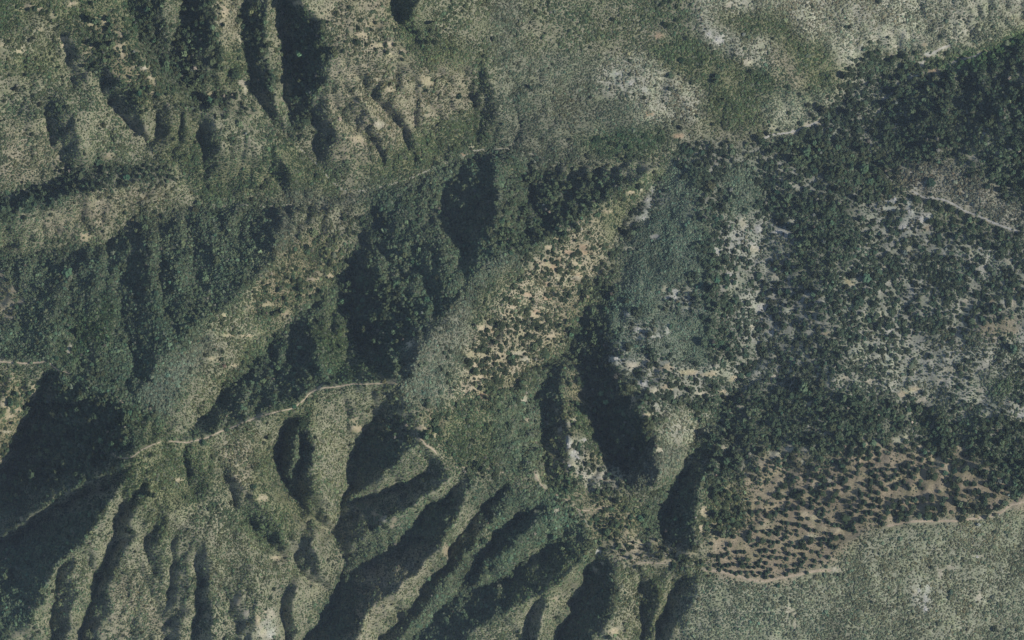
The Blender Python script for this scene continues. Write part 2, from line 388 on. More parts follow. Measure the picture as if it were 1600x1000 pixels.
ZONES = [
 ('chap', [(-300,-300),(1900,-300),(1900,1300),(-300,1300)]),
 # north-west
 ('green', [(-60,-60),(240,-60),(240,40),(300,140),(330,160),(300,170),(240,150),(180,100),(120,60),(60,30),(0,60),(-60,60)]),
 ('openfor', [(120,30),(190,20),(245,110),(260,165),(225,170),(180,130),(130,90)]),
 ('lush', [(190,0),(205,0),(215,70),(250,92),(312,147),(300,160),(250,130),(200,80)]),
 ('green', [(0,90),(80,70),(110,110),(60,120),(0,115)]),
 ('green', [(230,210),(290,180),(330,240),(420,260),(500,285),(440,310),(330,310),(300,290),(240,270)]),
 ('tan', [(0,195),(75,200),(95,250),(60,280),(0,295)]),
 ('chap', [(115,200),(250,200),(240,262),(120,262)]),
 ('oak', [(-60,330),(0,302),(50,286),(100,268),(150,263),(270,262),(280,275),(200,285),(140,299),(110,316),(50,332),(0,345)]),
 ('tan', [(40,345),(110,322),(200,292),(260,290),(200,330),(120,365),(20,375)]),
 ('chap', [(-60,350),(60,335),(60,375),(0,388),(-60,390)]),
 ('sage', [(440,300),(500,280),(545,305),(620,285),(700,250),(770,228),(860,245),(860,262),(780,242),(690,270),(600,305),(520,325),(440,325)]),
 # north hills
 ('deep', [(205,0),(257,0),(262,66),(310,143),(390,150),(330,165),(280,140),(215,80)]),
 ('deep', [(288,0),(333,0),(340,80),(318,145),(262,85)]),
 ('green', [(345,60),(390,60),(385,140),(330,140)]),
 ('deep', [(377,0),(416,0),(414,65),(428,110),(428,150),(389,140)]),
 ('tan', [(335,0),(376,0),(378,60),(345,70)]),
 ('chap', [(416,0),(445,0),(448,150),(453,205),(430,140)]),
 ('deep', [(447,0),(470,0),(510,60),(517,90),(500,142),(495,200),(455,212),(448,110)]),
 ('tan', [(500,20),(560,-60),(620,-60),(615,40),(660,95),(735,100),(745,165),(690,180),(640,230),(560,260),(500,240),(530,215),(500,175),(520,90)]),
 ('chap', [(640,60),(700,-60),(780,-60),(770,90),(700,100)]),
 ('green', [(610,0),(655,0),(650,60),(720,60),(740,100),(650,100),(615,60)]),
 ('green', [(560,255),(640,215),(700,180),(745,170),(780,180),(770,232),(700,250),(600,290)]),
 ('green', [(400,230),(460,215),(500,260),(540,300),(450,300)]),
 ('drab', [(770,-60),(945,-60),(935,60),(940,130),(985,160),(1080,195),(1065,225),(1000,250),(940,262),(860,250),(780,232),(770,150)]),
 ('chap', [(800,-60),(1090,-60),(1030,60),(940,90),(900,70),(820,80)]),
 ('lush', [(900,210),(1060,195),(1062,225),(1000,245),(930,250)]),
 ('pale', [(937,92),(975,82),(1015,74),(1050,120),(1092,145),(1086,188),(1000,188),(985,152),(940,132)]),
 ('whitescrub', [(942,118),(975,110),(1010,138),(1015,150),(975,138)]),
 ('green', [(1010,70),(1095,50),(1170,100),(1300,130),(1300,165),(1200,190),(1090,190),(1092,140),(1040,105)]),
 ('pale', [(1085,-60),(1900,-60),(1900,40),(1600,55),(1520,75),(1440,75),(1360,80),(1330,110),(1280,120),(1240,95),(1130,60),(1090,20)]),
 ('green', [(1120,20),(1230,10),(1245,50),(1180,55),(1120,40)]),
 ('whitescrub', [(1092,28),(1112,25),(1135,60),(1190,88),(1230,110),(1200,112),(1130,82),(1100,60)]),
 ('green', [(1200,45),(1290,60),(1320,100),(1305,140),(1240,180),(1190,195),(1180,130),(1230,115)]),
 ('tan', [(1200,75),(1250,95),(1265,135),(1215,130)]),
 ('grey', [(1190,150),(1300,135),(1300,170),(1250,200),(1200,205)]),
 ('grey', [(1500,20),(1560,0),(1600,60),(1540,80)]),
 # north slope forests
 ('forest', [(-60,398),(60,394),(150,386),(207,354),(247,332),(330,322),(428,325),(443,340),(432,400),(402,434),(354,474),(298,521),(254,563),(206,622),(150,592),(75,570),(-60,560)]),
 ('lush', [(120,520),(150,470),(172,440),(182,480),(170,530),(110,570),(95,560)]),
 ('tanwood', [(-20,445),(20,445),(38,470),(25,500),(0,505),(-20,500)]),
 ('green', [(430,330),(450,325),(455,370),(435,410),(420,400)]),
 ('sage', [(425,335),(455,330),(450,380),(430,420),(400,445),(395,430),(430,395)]),
 ('chap', [(205,630),(253,568),(297,523),(353,476),(400,436),(440,420),(500,410),(470,478),(440,520),(397,566),(353,616),(315,660),(290,680),(240,660)]),
 ('openfor', [(400,440),(455,370),(520,370),(530,410),(525,450),(475,485),(430,500),(395,500)]),
 ('sage', [(207,620),(253,568),(320,510),(330,540),(290,600),(260,660),(215,660)]),
 ('green', [(290,682),(330,620),(395,545),(440,505),(445,520),(397,566),(353,616),(320,655)]),
 ('forest', [(300,684),(322,656),(355,616),(398,566),(440,520),(475,482),(527,455),(545,415),(560,360),(582,328),(600,300),(692,262),(745,240),(780,237),(860,264),(985,282),(992,292),(930,328),(880,366),(800,404),(738,440),(692,490),(642,520),(636,588),(560,598),(502,604),(460,635),(360,668)]),
 ('openfor', [(785,246),(820,256),(826,275),(795,282)]),
 ('deep', [(832,258),(985,283),(990,292),(930,328),(880,364),(815,392),(780,400),(778,330),(800,300)]),
 ('deep', [(535,420),(560,380),(600,420),(640,470),(632,540),(575,560),(540,505),(525,455)]),
 ('lush', [(500,480),(530,470),(555,520),(575,580),(520,600),(490,560),(480,520)]),
 ('sage', [(622,600),(640,530),(680,500),(736,443),(790,406),(835,398),(790,440),(752,500),(728,560),(700,600),(692,640),(640,642)]),
 ('green', [(735,470),(790,420),(830,400),(845,420),(790,450),(760,480),(740,520)]),
 ('tanwood', [(930,325),(985,292),(1000,290),(962,340),(942,400),(932,445),(900,495),(870,545),(830,570),(800,588),(742,608),(712,636),(716,600),(746,530),(772,480),(812,420),(882,368)]),
 ('green', [(930,330),(1000,285),(1040,260),(1060,235),(1070,260),(1000,330),(965,370),(940,380)]),
 ('openfor', [(880,480),(935,440),(955,430),(955,480),(920,510),(880,550)]),
 ('deep', [(900,510),(955,470),(958,540),(942,565),(1000,642),(1022,725),(985,745),(950,712),(925,640),(885,560)]),
 ('openfor', [(660,640),(720,632),(765,602),(830,577),(880,548),(905,590),(930,660),(950,720),(990,745),(960,790),(905,790),(860,765),(838,740),(780,735),(720,725),(690,700),(662,672)]),
 ('forest', [(760,640),(830,590),(885,560),(890,600),(850,680),(845,740),(790,730),(770,690)]),
 ('green', [(690,650),(770,640),(775,720),(720,722),(690,690)]),
 ('palerock', [(880,690),(897,685),(910,712),(905,740),(890,745),(884,720)]),
 ('palerock', [(905,735),(960,722),(985,735),(960,755),(905,755)]),
 ('lush', [(885,640),(910,640),(935,680),(930,710),(900,690)]),
 # green basin, centre right
 ('oakrock', [(985,590),(1010,583),(1060,605),(1060,640),(1020,650),(1000,630)]),
 ('pale', [(1040,655),(1080,645),(1110,660),(1080,690),(1035,688)]),
 ('sage', [(1020,700),(1060,690),(1085,700),(1060,740),(1010,760),(990,750)]),
 # right half
 ('oakrock', [(1068,226),(1200,215),(1250,245),(1330,292),(1440,340),(1600,385),(1900,420),(1900,520),(1600,500),(1500,520),(1300,542),(1104,566),(1106,480),(1100,380),(1085,300)]),
 ('plain', [(1120,260),(1180,250),(1195,330),(1130,330)]),
 ('plain', [(1000,332),(1050,262),(1068,226),(1090,300),(1106,380),(1112,480),(1110,572),(1060,572),(960,548),(956,470),(970,400)]),
 ('palerock', [(998,330),(1025,282),(1035,295),(1022,335),(1000,350),(975,385),(968,385)]),
 ('palerock', [(1038,478),(1055,452),(1080,440),(1090,470),(1075,490),(1050,478)]),
 ('palerock', [(970,515),(985,485),(1000,505),(1030,520),(1030,535),(985,530)]),
 ('palerock', [(945,558),(960,545),(1000,552),(1062,574),(1140,578),(1180,588),(1150,598),(1060,596),(1010,582),(985,600),(970,590)]),
 ('oak', [(1200,300),(1330,310),(1360,360),(1300,430),(1240,440),(1215,390)]),
 ('oak', [(1105,480),(1150,470),(1145,560),(1108,565)]),
 ('palerock', [(1105,350),(1190,340),(1240,365),(1230,400),(1190,420),(1120,400)]),
 ('palerock', [(1150,470),(1210,440),(1230,480),(1200,540),(1155,530)]),
 ('palerock', [(1340,310),(1400,310),(1460,330),(1440,370),(1380,350)]),
 ('palerock', [(1500,385),(1560,375),(1600,400),(1590,430),(1530,440)]),
 ('oak', [(1190,205),(1250,202),(1300,165),(1335,150),(1360,200),(1365,240),(1390,275),(1430,300),(1330,300),(1250,255),(1190,225)]),
 ('deep', [(1195,215),(1250,200),(1330,225),(1362,225),(1364,262),(1420,298),(1330,298),(1250,262)]),
 ('oakrock', [(1290,180),(1335,115),(1420,105),(1385,150),(1362,215),(1310,225),(1270,210)]),
 ('oak', [(1335,105),(1370,85),(1440,90),(1430,105),(1400,130),(1340,130)]),
 ('oak', [(1385,150),(1440,110),(1500,104),(1600,66),(1900,40),(1900,380),(1600,320),(1520,288),(1440,268),(1395,255),(1368,225)]),
 ('brushy', [(1385,258),(1445,246),(1540,272),(1600,318),(1900,390),(1900,430),(1600,370),(1500,326),(1425,302)]),
 ('oak', [(1500,340),(1600,372),(1600,400),(1530,370),(1480,350)]),
 ('rockscrub', [(1270,555),(1400,522),(1500,525),(1600,505),(1900,520),(1900,660),(1600,652),(1500,638),(1400,622),(1200,600)]),
 ('oakrock', [(1100,570),(1280,545),(1330,560),(1300,600),(1160,592)]),
 ('bare', [(1525,500),(1580,495),(1600,520),(1560,535),(1530,525)]),
 ('lush', [(1540,590),(1600,585),(1600,605),(1545,610)]),
 ('oak', [(1050,605),(1150,592),(1250,602),(1400,624),(1600,660),(1900,680),(1900,780),(1600,772),(1560,735),(1500,700),(1400,688),(1290,712),(1200,703),(1170,730),(1110,760),(1095,760),(1085,700),(1110,655)]),
 ('lush', [(1078,690),(1110,690),(1112,708),(1085,712)]),
 ('bare', [(1110,765),(1172,738),(1200,704),(1290,714),(1400,690),(1500,700),(1560,738),(1610,772),(1610,784),(1560,799),(1450,812),(1340,836),(1312,872),(1270,894),(1190,908),(1112,890),(1102,830)]),
 ('openfor', [(1100,762),(1165,748),(1175,790),(1150,830),(1110,840)]),
 ('oakrock', [(1180,712),(1230,712),(1250,760),(1220,770),(1180,755)]),
 ('tanwood', [(960,845),(1060,825),(1085,860),(1070,885),(1000,880),(965,868)]),
 ('forest', [(1000,790),(1060,740),(1100,720),(1096,780),(1085,860),(1045,850),(960,835)]),
 ('openfor', [(900,800),(1000,785),(1000,830),(960,850),(920,830)]),
 ('grey', [(1060,975),(1085,925),(1102,898),(1190,912),(1270,898),(1315,875),(1345,840),(1450,818),(1560,804),(1900,780),(1900,1300),(1040,1300)]),
 ('oak', [(1070,228),(1088,226),(1104,300),(1122,380),(1134,480),(1130,566),(1108,566),(1108,480),(1102,380),(1086,300)]),
 ('rockscrub', [(1110,572),(1180,583),(1260,588),(1350,592),(1440,606),(1600,636),(1900,650),(1900,670),(1600,654),(1500,641),(1400,625),(1280,608),(1160,602),(1110,600)]),
 ('baretree', [(1165,745),(1205,706),(1290,716),(1340,700),(1330,745),(1260,772),(1190,778)]),
 ('baretree', [(1490,698),(1560,736),(1605,770),(1560,776),(1500,738)]),
 ('baretree', [(1370,690),(1500,700),(1480,716),(1390,706)]),
 ('whitescrub', [(1425,920),(1448,915),(1452,952),(1440,968),(1430,950)]),
 ('drab', [(1280,960),(1330,955),(1330,990),(1290,995)]),
 ('ripa', [(1455,104),(1500,88),(1535,78),(1600,46),(1900,0),(1900,30),(1600,68),(1540,92),(1480,106)]),
 # south-west
 ('forest', [(38,640),(75,580),(150,592),(206,630),(212,690),(175,725),(80,780),(-60,850),(-60,800),(10,740),(34,690)]),
 ('deep', [(60,590),(160,620),(205,650),(180,715),(80,760),(20,790),(0,780),(34,700),(48,640)]),
 ('openfor', [(-60,580),(40,585),(45,640),(30,690),(0,740),(-60,770)]),
 ('lush', [(180,735),(230,735),(240,790),(215,800),(185,775)]),
 ('green', [(200,640),(260,650),(270,690),(215,710)]),
 ('forest', [(570,650),(640,690),(600,735),(560,765),(548,755)]),
 ('green', [(410,760),(490,760),(510,820),(440,820)]),
 ('green', [(420,640),(500,620),(500,660),(440,670)]),
 ('forest', [(430,690),(452,660),(492,690),(490,735),(460,770),(440,755)]),
 ('forest', [(720,745),(860,770),(925,830),(905,850),(850,855),(790,850),(740,800)]),
 ('forest', [(905,870),(965,872),(960,945),(930,1000),(870,1060),(860,1000),(905,920)]),
 ('forest', [(560,850),(660,790),(730,765),(690,840),(560,960),(480,1060),(470,1010),(540,880)]),
 ('forest', [(700,850),(830,850),(800,950),(730,990),(640,1060),(620,1000)]),
 ('green', [(800,890),(860,860),(920,860),(860,925),(790,950)]),
 ('green', [(1003,895),(1045,895),(1035,950),(1010,1000),(1000,960)]),
 ('forest', [(0,840),(100,800),(175,775),(150,820),(70,900),(20,1000),(-60,1060),(-60,880)]),
 ('tan', [(180,870),(250,920),(260,1000),(180,1000),(170,960)]),
 ('tan', [(560,880),(640,850),(690,830),(660,900),(600,950),(560,1000),(540,1000)]),
 ('tan', [(345,690),(420,690),(430,760),(390,790),(350,750)]),
 ('green', [(185,700),(260,692),(330,690),(340,760),(300,800),(240,800),(190,770)]),
 ('green', [(395,690),(430,700),(430,760),(470,800),(470,840),(440,830),(400,780)]),
 ('green', [(230,790),(262,800),(262,840),(235,850)]),
 ('lush', [(350,750),(372,790),(440,815),(450,855),(425,860),(370,805)]),
 ('whitescrub', [(408,965),(420,950),(432,975),(420,1000),(405,1000)]),
]
def build_cover():
    wx = 13.0 * fbm(sh, 46, 71, 3); wy = 13.0 * fbm(sh, 46, 91, 3)
    wx += 8 * vnoise(sh, 9, 93); wy += 8 * vnoise(sh, 9, 95)
    idx = np.zeros(sh, int)
    names = list(COV)
    qx, qy = GX + wx, GY + wy
    for nm, poly in ZONES:
        xs = [p[0] for p in poly]; ys = [p[1] for p in poly]
        ia, ib = max(0, int((min(ys) - 14 - Y0) / D)), min(NY, int((max(ys) + 14 - Y0) / D) + 2)
        ja, jb = max(0, int((min(xs) - 14 - X0) / D)), min(NX, int((max(xs) + 14 - X0) / D) + 2)
        if ia >= ib or ja >= jb: continue
        m = inpoly(qx[ia:ib, ja:jb], qy[ia:ib, ja:jb], poly)
        idx[ia:ib, ja:jb][m] = names.index(nm)
    tab = np.array([[*COV[n][0], *COV[n][1], *COV[n][2], *COV[n][3:]] for n in names])
    P = tab[idx]
    return np.stack([blur(P[..., k], 3.4) for k in range(P.shape[-1])], -1), idx, names
COVER, ZID, ZNAMES = build_cover()
SOIL, SHV, TRV = COVER[..., 0:3].copy(), COVER[..., 3:6], COVER[..., 6:9]
SHC, SHR, TRC, TRR = COVER[..., 9].copy(), COVER[..., 10], COVER[..., 11].copy(), COVER[..., 12]

# ragged openings between the oaks
GAPN = .6 * fbm(sh, 8, 811, 2) + .4 * fbm(sh, 46, 823, 3)
def zmask(*nm):
    return blur(np.isin(ZID, [ZNAMES.index(k) for k in nm]).astype(float), 3)
GAP = np.clip((GAPN - .19) * 7, 0, 1) * zmask('oakrock', 'palerock', 'rockscrub') * .85 + np.clip((GAPN - .30) * 7, 0, 1) * zmask('oak', 'openfor') * .8
SOIL += (GAP * .75)[..., None] * (np.array((.36, .345, .28)) - SOIL) * zmask('oakrock', 'palerock', 'oak')[..., None]
# bare clearings: x, y, rx, ry, soil
TAN, SAND, WHITE, RUST, BROWN = (.395,.335,.225), (.42,.38,.285), (.45,.435,.375), (.36,.27,.18), (.30,.25,.175)
SPOTS = [
 (142,38,7,5,TAN),(188,53,7,4,TAN),(172,110,8,2.5,TAN),(181,76,3,6,TAN),(188,72,5,4,TAN),(190,82,3,10,TAN),(238,122,6,4,TAN),(241,130,4,3,TAN),(262,164,4,3,TAN),(240,145,3,3,TAN),(33,14,4,4,TAN),(46,9,8,3,TAN),(62,13,7,2.5,TAN),(84,24,5,5,TAN),(143,75,7,2.5,TAN),(136,84,7,2.5,TAN),(98,61,6,4,TAN),(64,47,4,4,TAN),(105,72,6,2.5,TAN),(2,71,4,5,TAN),(32,80,10,2,TAN),(220,106,11,2,SAND),(115,5,6,3,TAN),(165,33,5,3,TAN),(157,272,7,2,TAN),(168,245,5,4,TAN),
 (378,128,6,5,SAND),(383,140,3,10,SAND),(330,147,6,3,TAN),(375,60,3,9,SAND),(352,20,6,10,TAN),(468,5,10,2.5,TAN),
 (600,70,24,3,TAN),(580,38,10,3,TAN),(565,55,10,4,TAN),(590,40,10,2,TAN),(610,85,4,5,TAN),(630,80,5,4,TAN),(592,195,8,9,SAND),(608,140,8,6,TAN),(665,125,14,9,TAN),(557,217,9,6,TAN),(725,242,4,3,RUST),(737,230,5,3,SAND),
 (1030,55,8,4,RUST),(1060,213,10,4,RUST),(1015,178,8,3,RUST),(963,115,14,4,WHITE),(985,130,6,5,WHITE),(1008,140,5,4,WHITE),(1108,52,7,5,WHITE),(1125,62,10,6,WHITE),(1170,98,8,6,SAND),(1138,10,5,6,SAND),
 (1205,198,6,4,SAND),(1262,195,8,6,SAND),(1278,190,5,5,SAND),(1240,207,9,4,SAND),(1438,100,6,5,WHITE),(1450,84,5,4,WHITE),(1461,82,4,4,WHITE),(1421,118,5,2.5,WHITE),(1433,119,3,2,WHITE),(1460,111,8,4,RUST),(1445,70,5,4,TAN),(1402,131,4,4,WHITE),(1394,146,4,4,WHITE),(1386,152,5,2,WHITE),(1372,174,5,5,SAND),(1500,93,9,2.5,SAND),(1530,85,6,3,SAND),(1487,99,4,3,SAND),(1545,80,4,3,TAN),
 (10,470,10,8,TAN),(20,455,7,8,TAN),(5,480,5,6,TAN),(13,495,11,2.5,TAN),(33,471,4,3,TAN),(8,422,9,2,TAN),(1,430,6,6,TAN),
 (205,391,9,3,SAND),(133,372,6,6,TAN),(420,476,12,3,TAN),(447,490,9,3,TAN),(490,437,12,2.5,TAN),(500,428,6,2,TAN),(516,432,6,2,TAN),(350,493,6,4,TAN),(355,524,8,2.5,TAN),(385,525,10,2,TAN),(370,571,7,2,TAN),(330,560,6,2,TAN),(110,541,3,3,SAND),(107,550,2,6,SAND),(53,615,4,10,TAN),(30,640,9,3,TAN),(15,650,10,3,TAN),(5,630,6,8,TAN),(12,640,4,14,TAN),(5,720,7,2,TAN),
 (756,512,13,5,TAN),(765,518,7,3,RUST),(760,543,16,2.5,TAN),(755,555,8,4,TAN),(785,553,8,6,TAN),(780,565,16,2.5,TAN),(810,552,10,3.5,SAND),(820,560,9,4,SAND),(818,553,5,4,SAND),(743,590,12,4,TAN),(740,606,7,4,TAN),(756,617,5,2.5,RUST),(735,555,6,6,TAN),(745,570,10,4,TAN),(840,487,8,2.5,RUST),(838,494,12,2.5,TAN),(845,503,6,2,TAN),(826,520,14,2,TAN),(855,535,9,2.5,TAN),(860,525,10,3,TAN),(872,522,6,2,TAN),(853,413,11,3.5,TAN),(865,418,5,2,RUST),(905,430,6,3,RUST),(895,434,14,1.8,SAND),(900,411,6,3,TAN),(875,405,5,2.5,RUST),(887,394,7,3,RUST),(915,395,5,3,RUST),(925,394,9,2,TAN),(910,385,6,4,RUST),(857,387,4,3,TAN),(825,460,7,3,RUST),(855,466,6,2.5,RUST),(855,445,5,4,RUST),(868,455,9,2,TAN),(790,492,10,3,TAN),(800,480,10,2,TAN),(730,610,6,3,TAN),(725,603,10,2,TAN),(870,372,10,2.5,TAN),(895,360,8,2,TAN),(930,345,10,2,TAN),(950,330,9,3,TAN),(905,345,9,2,TAN),(985,300,6,3,TAN),
 (615,597,9,5,TAN),(500,606,4,3,SAND),(640,537,5,4,SAND),(658,668,8,4,TAN),(680,680,6,2,TAN),
 (888,690,4,10,WHITE),(897,710,8,8,WHITE),(893,725,6,8,SAND),(889,662,5,6,SAND),(897,655,5,4,SAND),(912,687,6,3,WHITE),(935,740,10,6,SAND),(960,735,9,4,SAND),(945,750,14,3,TAN),(870,640,3,6,SAND),(875,672,4,5,SAND),(1028,702,7,3,SAND),(840,745,4,8,SAND),(852,760,3,3,SAND),(870,798,6,4,SAND),(820,622,4,6,SAND),(822,655,4,4,TAN),(855,660,5,6,SAND),(1007,661,4,3,TAN),
 (1012,312,4,5,WHITE),(1020,296,3,6,WHITE),(1005,340,9,5,WHITE),(980,350,6,2,SAND),(1000,295,4,8,SAND),(1015,322,5,3,WHITE),(1008,335,3,8,WHITE),(1022,370,9,3,WHITE),(985,387,9,2,SAND),(1052,465,9,3.5,WHITE),(1057,458,5,4,WHITE),(1075,455,4,6,SAND),(1073,482,5,3,WHITE),(997,513,4,6,WHITE),(980,490,6,3,WHITE),(1043,515,2.5,8,WHITE),(1025,527,9,2,WHITE),(1000,528,6,2.5,WHITE),(1040,452,5,5,SAND),
 (960,562,12,4,WHITE),(985,570,10,6,SAND),(1010,565,14,3,SAND),(1040,575,14,5,TAN),(1075,582,16,5,TAN),(1110,585,14,5,TAN),(1005,600,7,6,WHITE),(1020,610,8,5,SAND),(1040,605,9,4,TAN),(1157,636,7,4,SAND),(1130,612,8,4,TAN),(1100,615,10,2.5,SAND),(1150,590,10,3,TAN),(1010,648,8,3,TAN),(990,625,4,10,TAN),(1130,700,3.5,2.5,SAND),(1210,708,13,4.5,SAND),(1196,714,5,3,TAN),(1234,701,7,4,SAND),(1257,702,3,4,SAND),(1255,722,6,5,SAND),(1240,720,8,2,TAN),(1405,688,10,5,SAND),(1416,682,4,4,SAND),(1349,684,5,3,BROWN),(1360,695,14,1.6,TAN),(1440,698,5,3,TAN),(1464,720,12,6,TAN),(1475,730,8,4,TAN),(1500,698,8,4,TAN),(1276,755,7,8,TAN),(1290,752,5,4,TAN),(1297,750,4,2,SAND),(1190,822,12,4,TAN),(1200,818,6,5,TAN),(1265,808,16,5,TAN),(1255,803,9,5,TAN),(1305,828,12,4,TAN),(1268,838,12,2.5,SAND),(1225,770,12,5,BROWN),(1010,850,15,2.5,TAN),(1025,845,8,4,TAN),(985,860,14,2,TAN),(1005,868,18,2,TAN),(1040,876,16,2,TAN),(1000,880,14,2,TAN),(1070,865,16,1.8,TAN),(1100,800,6,8,TAN),(1096,825,6,5,TAN),(980,850,10,1.5,TAN),(1205,838,14,2,BROWN),
 (1540,345,5,4,TAN),(1475,325,5,2,SAND),(1440,343,7,5,WHITE),(1450,338,5,4,WHITE),(1413,356,6,4,WHITE),(1398,312,3,6,WHITE),(1419,321,3,8,WHITE),(1422,332,4,4,WHITE),(1385,325,10,3,WHITE),(1390,315,7,3,WHITE),(1430,293,4,3,WHITE),(1450,357,6,4,BROWN),(1478,274,5,4,TAN),(1482,276,3,3,TAN),(1520,245,7,3,SAND),(1230,367,5,4,WHITE),(1215,362,12,4,WHITE),(1160,350,5,8,SAND),(1185,358,5,5,WHITE),(1180,390,10,5,SAND),(1120,390,5,7,WHITE),(1140,430,8,3,WHITE),(1190,480,10,6,WHITE),(1205,520,5,5,WHITE),(1175,510,6,4,SAND),(1325,440,5,5,TAN),(1310,412,9,2,SAND),(1275,412,6,2,SAND),(1420,390,4,10,SAND),(1470,415,6,2,SAND),(1380,420,4,6,SAND),(1350,492,3,6,SAND),(1270,487,5,3,SAND),(1290,522,9,3,TAN),(1210,432,9,3,SAND),(1390,515,4,5,WHITE),(1375,490,4,4,SAND),(1510,470,3,9,SAND),(1518,400,2,14,SAND),(1585,470,3,12,SAND),(1575,410,4,8,SAND),
 (1360,595,9,5,SAND),(1370,590,4,3,WHITE),(1467,593,8,5,SAND),(1485,578,9,4,SAND),(1410,615,8,5,TAN),(1430,608,14,4,TAN),(1440,625,12,3,SAND),(1240,590,8,5,SAND),(1210,590,6,4,SAND),(1387,560,3,9,WHITE),(1547,650,10,4,SAND),(1595,648,7,5,WHITE),(1355,570,8,4,SAND),(1320,590,8,3,SAND),(1500,630,8,3,SAND),(1265,630,5,5,SAND),(1530,610,5,3,SAND),(1550,470,5,5,BROWN),(1540,510,8,7,BROWN),(1580,515,8,6,BROWN),
 (1446,950,5,6,WHITE),(1446,933,2,7,WHITE),(1436,922,6,4,WHITE),(1450,920,3,5,WHITE),(1430,925,4,5,SAND),(1527,869,9,2.5,SAND),(1485,885,8,4,SAND),(1470,895,3,8,SAND),(1475,890,10,2,SAND),(1530,930,3,10,SAND),(1242,975,2,12,SAND),(1240,958,4,6,SAND),(1232,950,2,12,SAND),(1310,890,12,2.5,SAND),(1420,965,14,1.5,SAND),
 (402,968,4,8,TAN),(418,958,6,8,SAND),(425,990,5,10,WHITE),(410,990,4,8,SAND),(372,940,5,9,TAN),(365,945,3,4,TAN),(385,960,3,9,SAND),(412,777,8,6,TAN),(430,872,9,3,TAN),(600,812,7,4,SAND),(615,812,5,8,TAN),(612,820,4,6,TAN),(586,803,8,3,TAN),(697,860,6,10,TAN),(555,670,10,5,TAN),(550,655,10,3,TAN),(867,935,4,4,TAN),(960,985,6,5,TAN),(940,880,4,4,SAND),(935,862,5,5,WHITE),(930,890,8,5,SAND),(33,810,4,4,TAN),(10,675,8,2,SAND),(280,750,9,3,TAN),
]
jw = np.clip(1.1 + 0.75 * vnoise(sh, 5, 141) + .55 * vnoise(sh, 11, 147), .25, 3)
BARE = np.zeros(sh)
for (x, y, rx, ry, col) in SPOTS:
    R = 2.2 * max(rx, ry) + 6
    ia, ib = max(0, int((y - R - Y0) / D)), min(NY, int((y + R - Y0) / D) + 2)
    ja, jb = max(0, int((x - R - X0) / D)), min(NX, int((x + R - X0) / D) + 2)
    q = ((GX[ia:ib, ja:jb] - x) / (rx + .8)) ** 2 + ((GY[ia:ib, ja:jb] - y) / (ry + .8)) ** 2
    m = np.clip(1.25 - q * jw[ia:ib, ja:jb], 0, 1)
    SOIL[ia:ib, ja:jb] += m[..., None] * (np.array(col) - SOIL[ia:ib, ja:jb])
    BARE[ia:ib, ja:jb] = np.maximum(BARE[ia:ib, ja:jb], m)

# roads and stream beds as polylines (photo pixels), half width
ROADS = [
 ('dirt_road', [(-80,560),(-40,563),(0,565),(25,567),(45,568),(70,565)], 1.5),
 ('dirt_road', [(77,567),(86,575),(92,579),(100,581),(112,584)], 1.1),
 ('dirt_road', [(118,586),(135,592),(150,597),(165,606),(182,620),(196,633)], .9),
 ('dirt_road', [(176,708),(182,714),(192,716),(205,715),(213,709),(218,705),(235,696),(252,690)], 1.15),
 ('dirt_road', [(263,689),(275,690),(292,692),(300,689),(318,686),(330,681),(345,674),(362,668),(372,664),(400,652),(430,644),(445,641),(458,638),(466,632),(475,625),(484,614),(491,610),(503,606),(520,605),(540,602),(550,600),(575,600),(600,599),(606,599)], 1.2),
 ('dirt_road', [(653,683),(660,688),(665,695),(678,703),(683,710)], 1.6),
 ('dirt_road', [(711,730),(725,731),(738,731),(760,734),(778,737),(790,739)], .95),
 ('dirt_road', [(835,735),(838,746),(845,757),(853,764)], 1.7),
 ('dirt_road', [(864,771),(880,778),(893,786),(902,796),(915,798),(935,795),(955,789),(972,782)], .95),
 ('dirt_road', [(905,800),(914,812),(922,828)], .8),
 ('dirt_road', [(963,866),(978,872),(1000,878),(1020,880),(1045,880)], 1.0),
 ('dirt_road', [(1100,890),(1125,893),(1150,899),(1172,906),(1195,908),(1222,902),(1250,897),(1275,892),(1300,891)], 3.2),
 ('dirt_road', [(1385,822),(1420,815),(1455,814),(1490,814),(1525,810),(1550,806),(1566,800),(1580,788),(1610,783),(1700,765)], 3.0),
]
STREAMS = [
 ('creek_bed', [(1397,143),(1386,154),(1376,170),(1368,180),(1364,195),(1361,212),(1360,228),(1361,240),(1366,252),(1376,264),(1388,276),(1398,286)], .95),
 ('creek_bed', [(1424,298),(1433,303),(1443,309),(1458,309),(1480,314),(1495,322),(1508,330),(1530,338),(1552,348),(1590,362)], 1.6),
 ('creek_bed', [(1437,104),(1445,92),(1458,82),(1470,76),(1485,70)], 1.6),
 ('creek_bed', [(1488,98),(1500,93),(1515,91),(1525,87),(1533,82)], 1.5),
 ('creek_bed', [(556,299),(580,296),(604,290),(640,279),(668,267),(692,257),(714,249),(728,243),(738,236),(760,233),(785,232),(808,234),(832,241),(857,250),(880,256)], .9),
 ('creek_bed', [(452,208),(459,220),(470,233),(484,246),(497,258),(512,276),(528,292),(545,301)], .8),
 ('creek_bed', [(330,320),(355,322),(385,320),(410,323),(440,321),(470,318)], .7),
 ('creek_bed', [(1190,217),(1210,210),(1228,208),(1245,204),(1262,197),(1280,190)], 1.6),
]
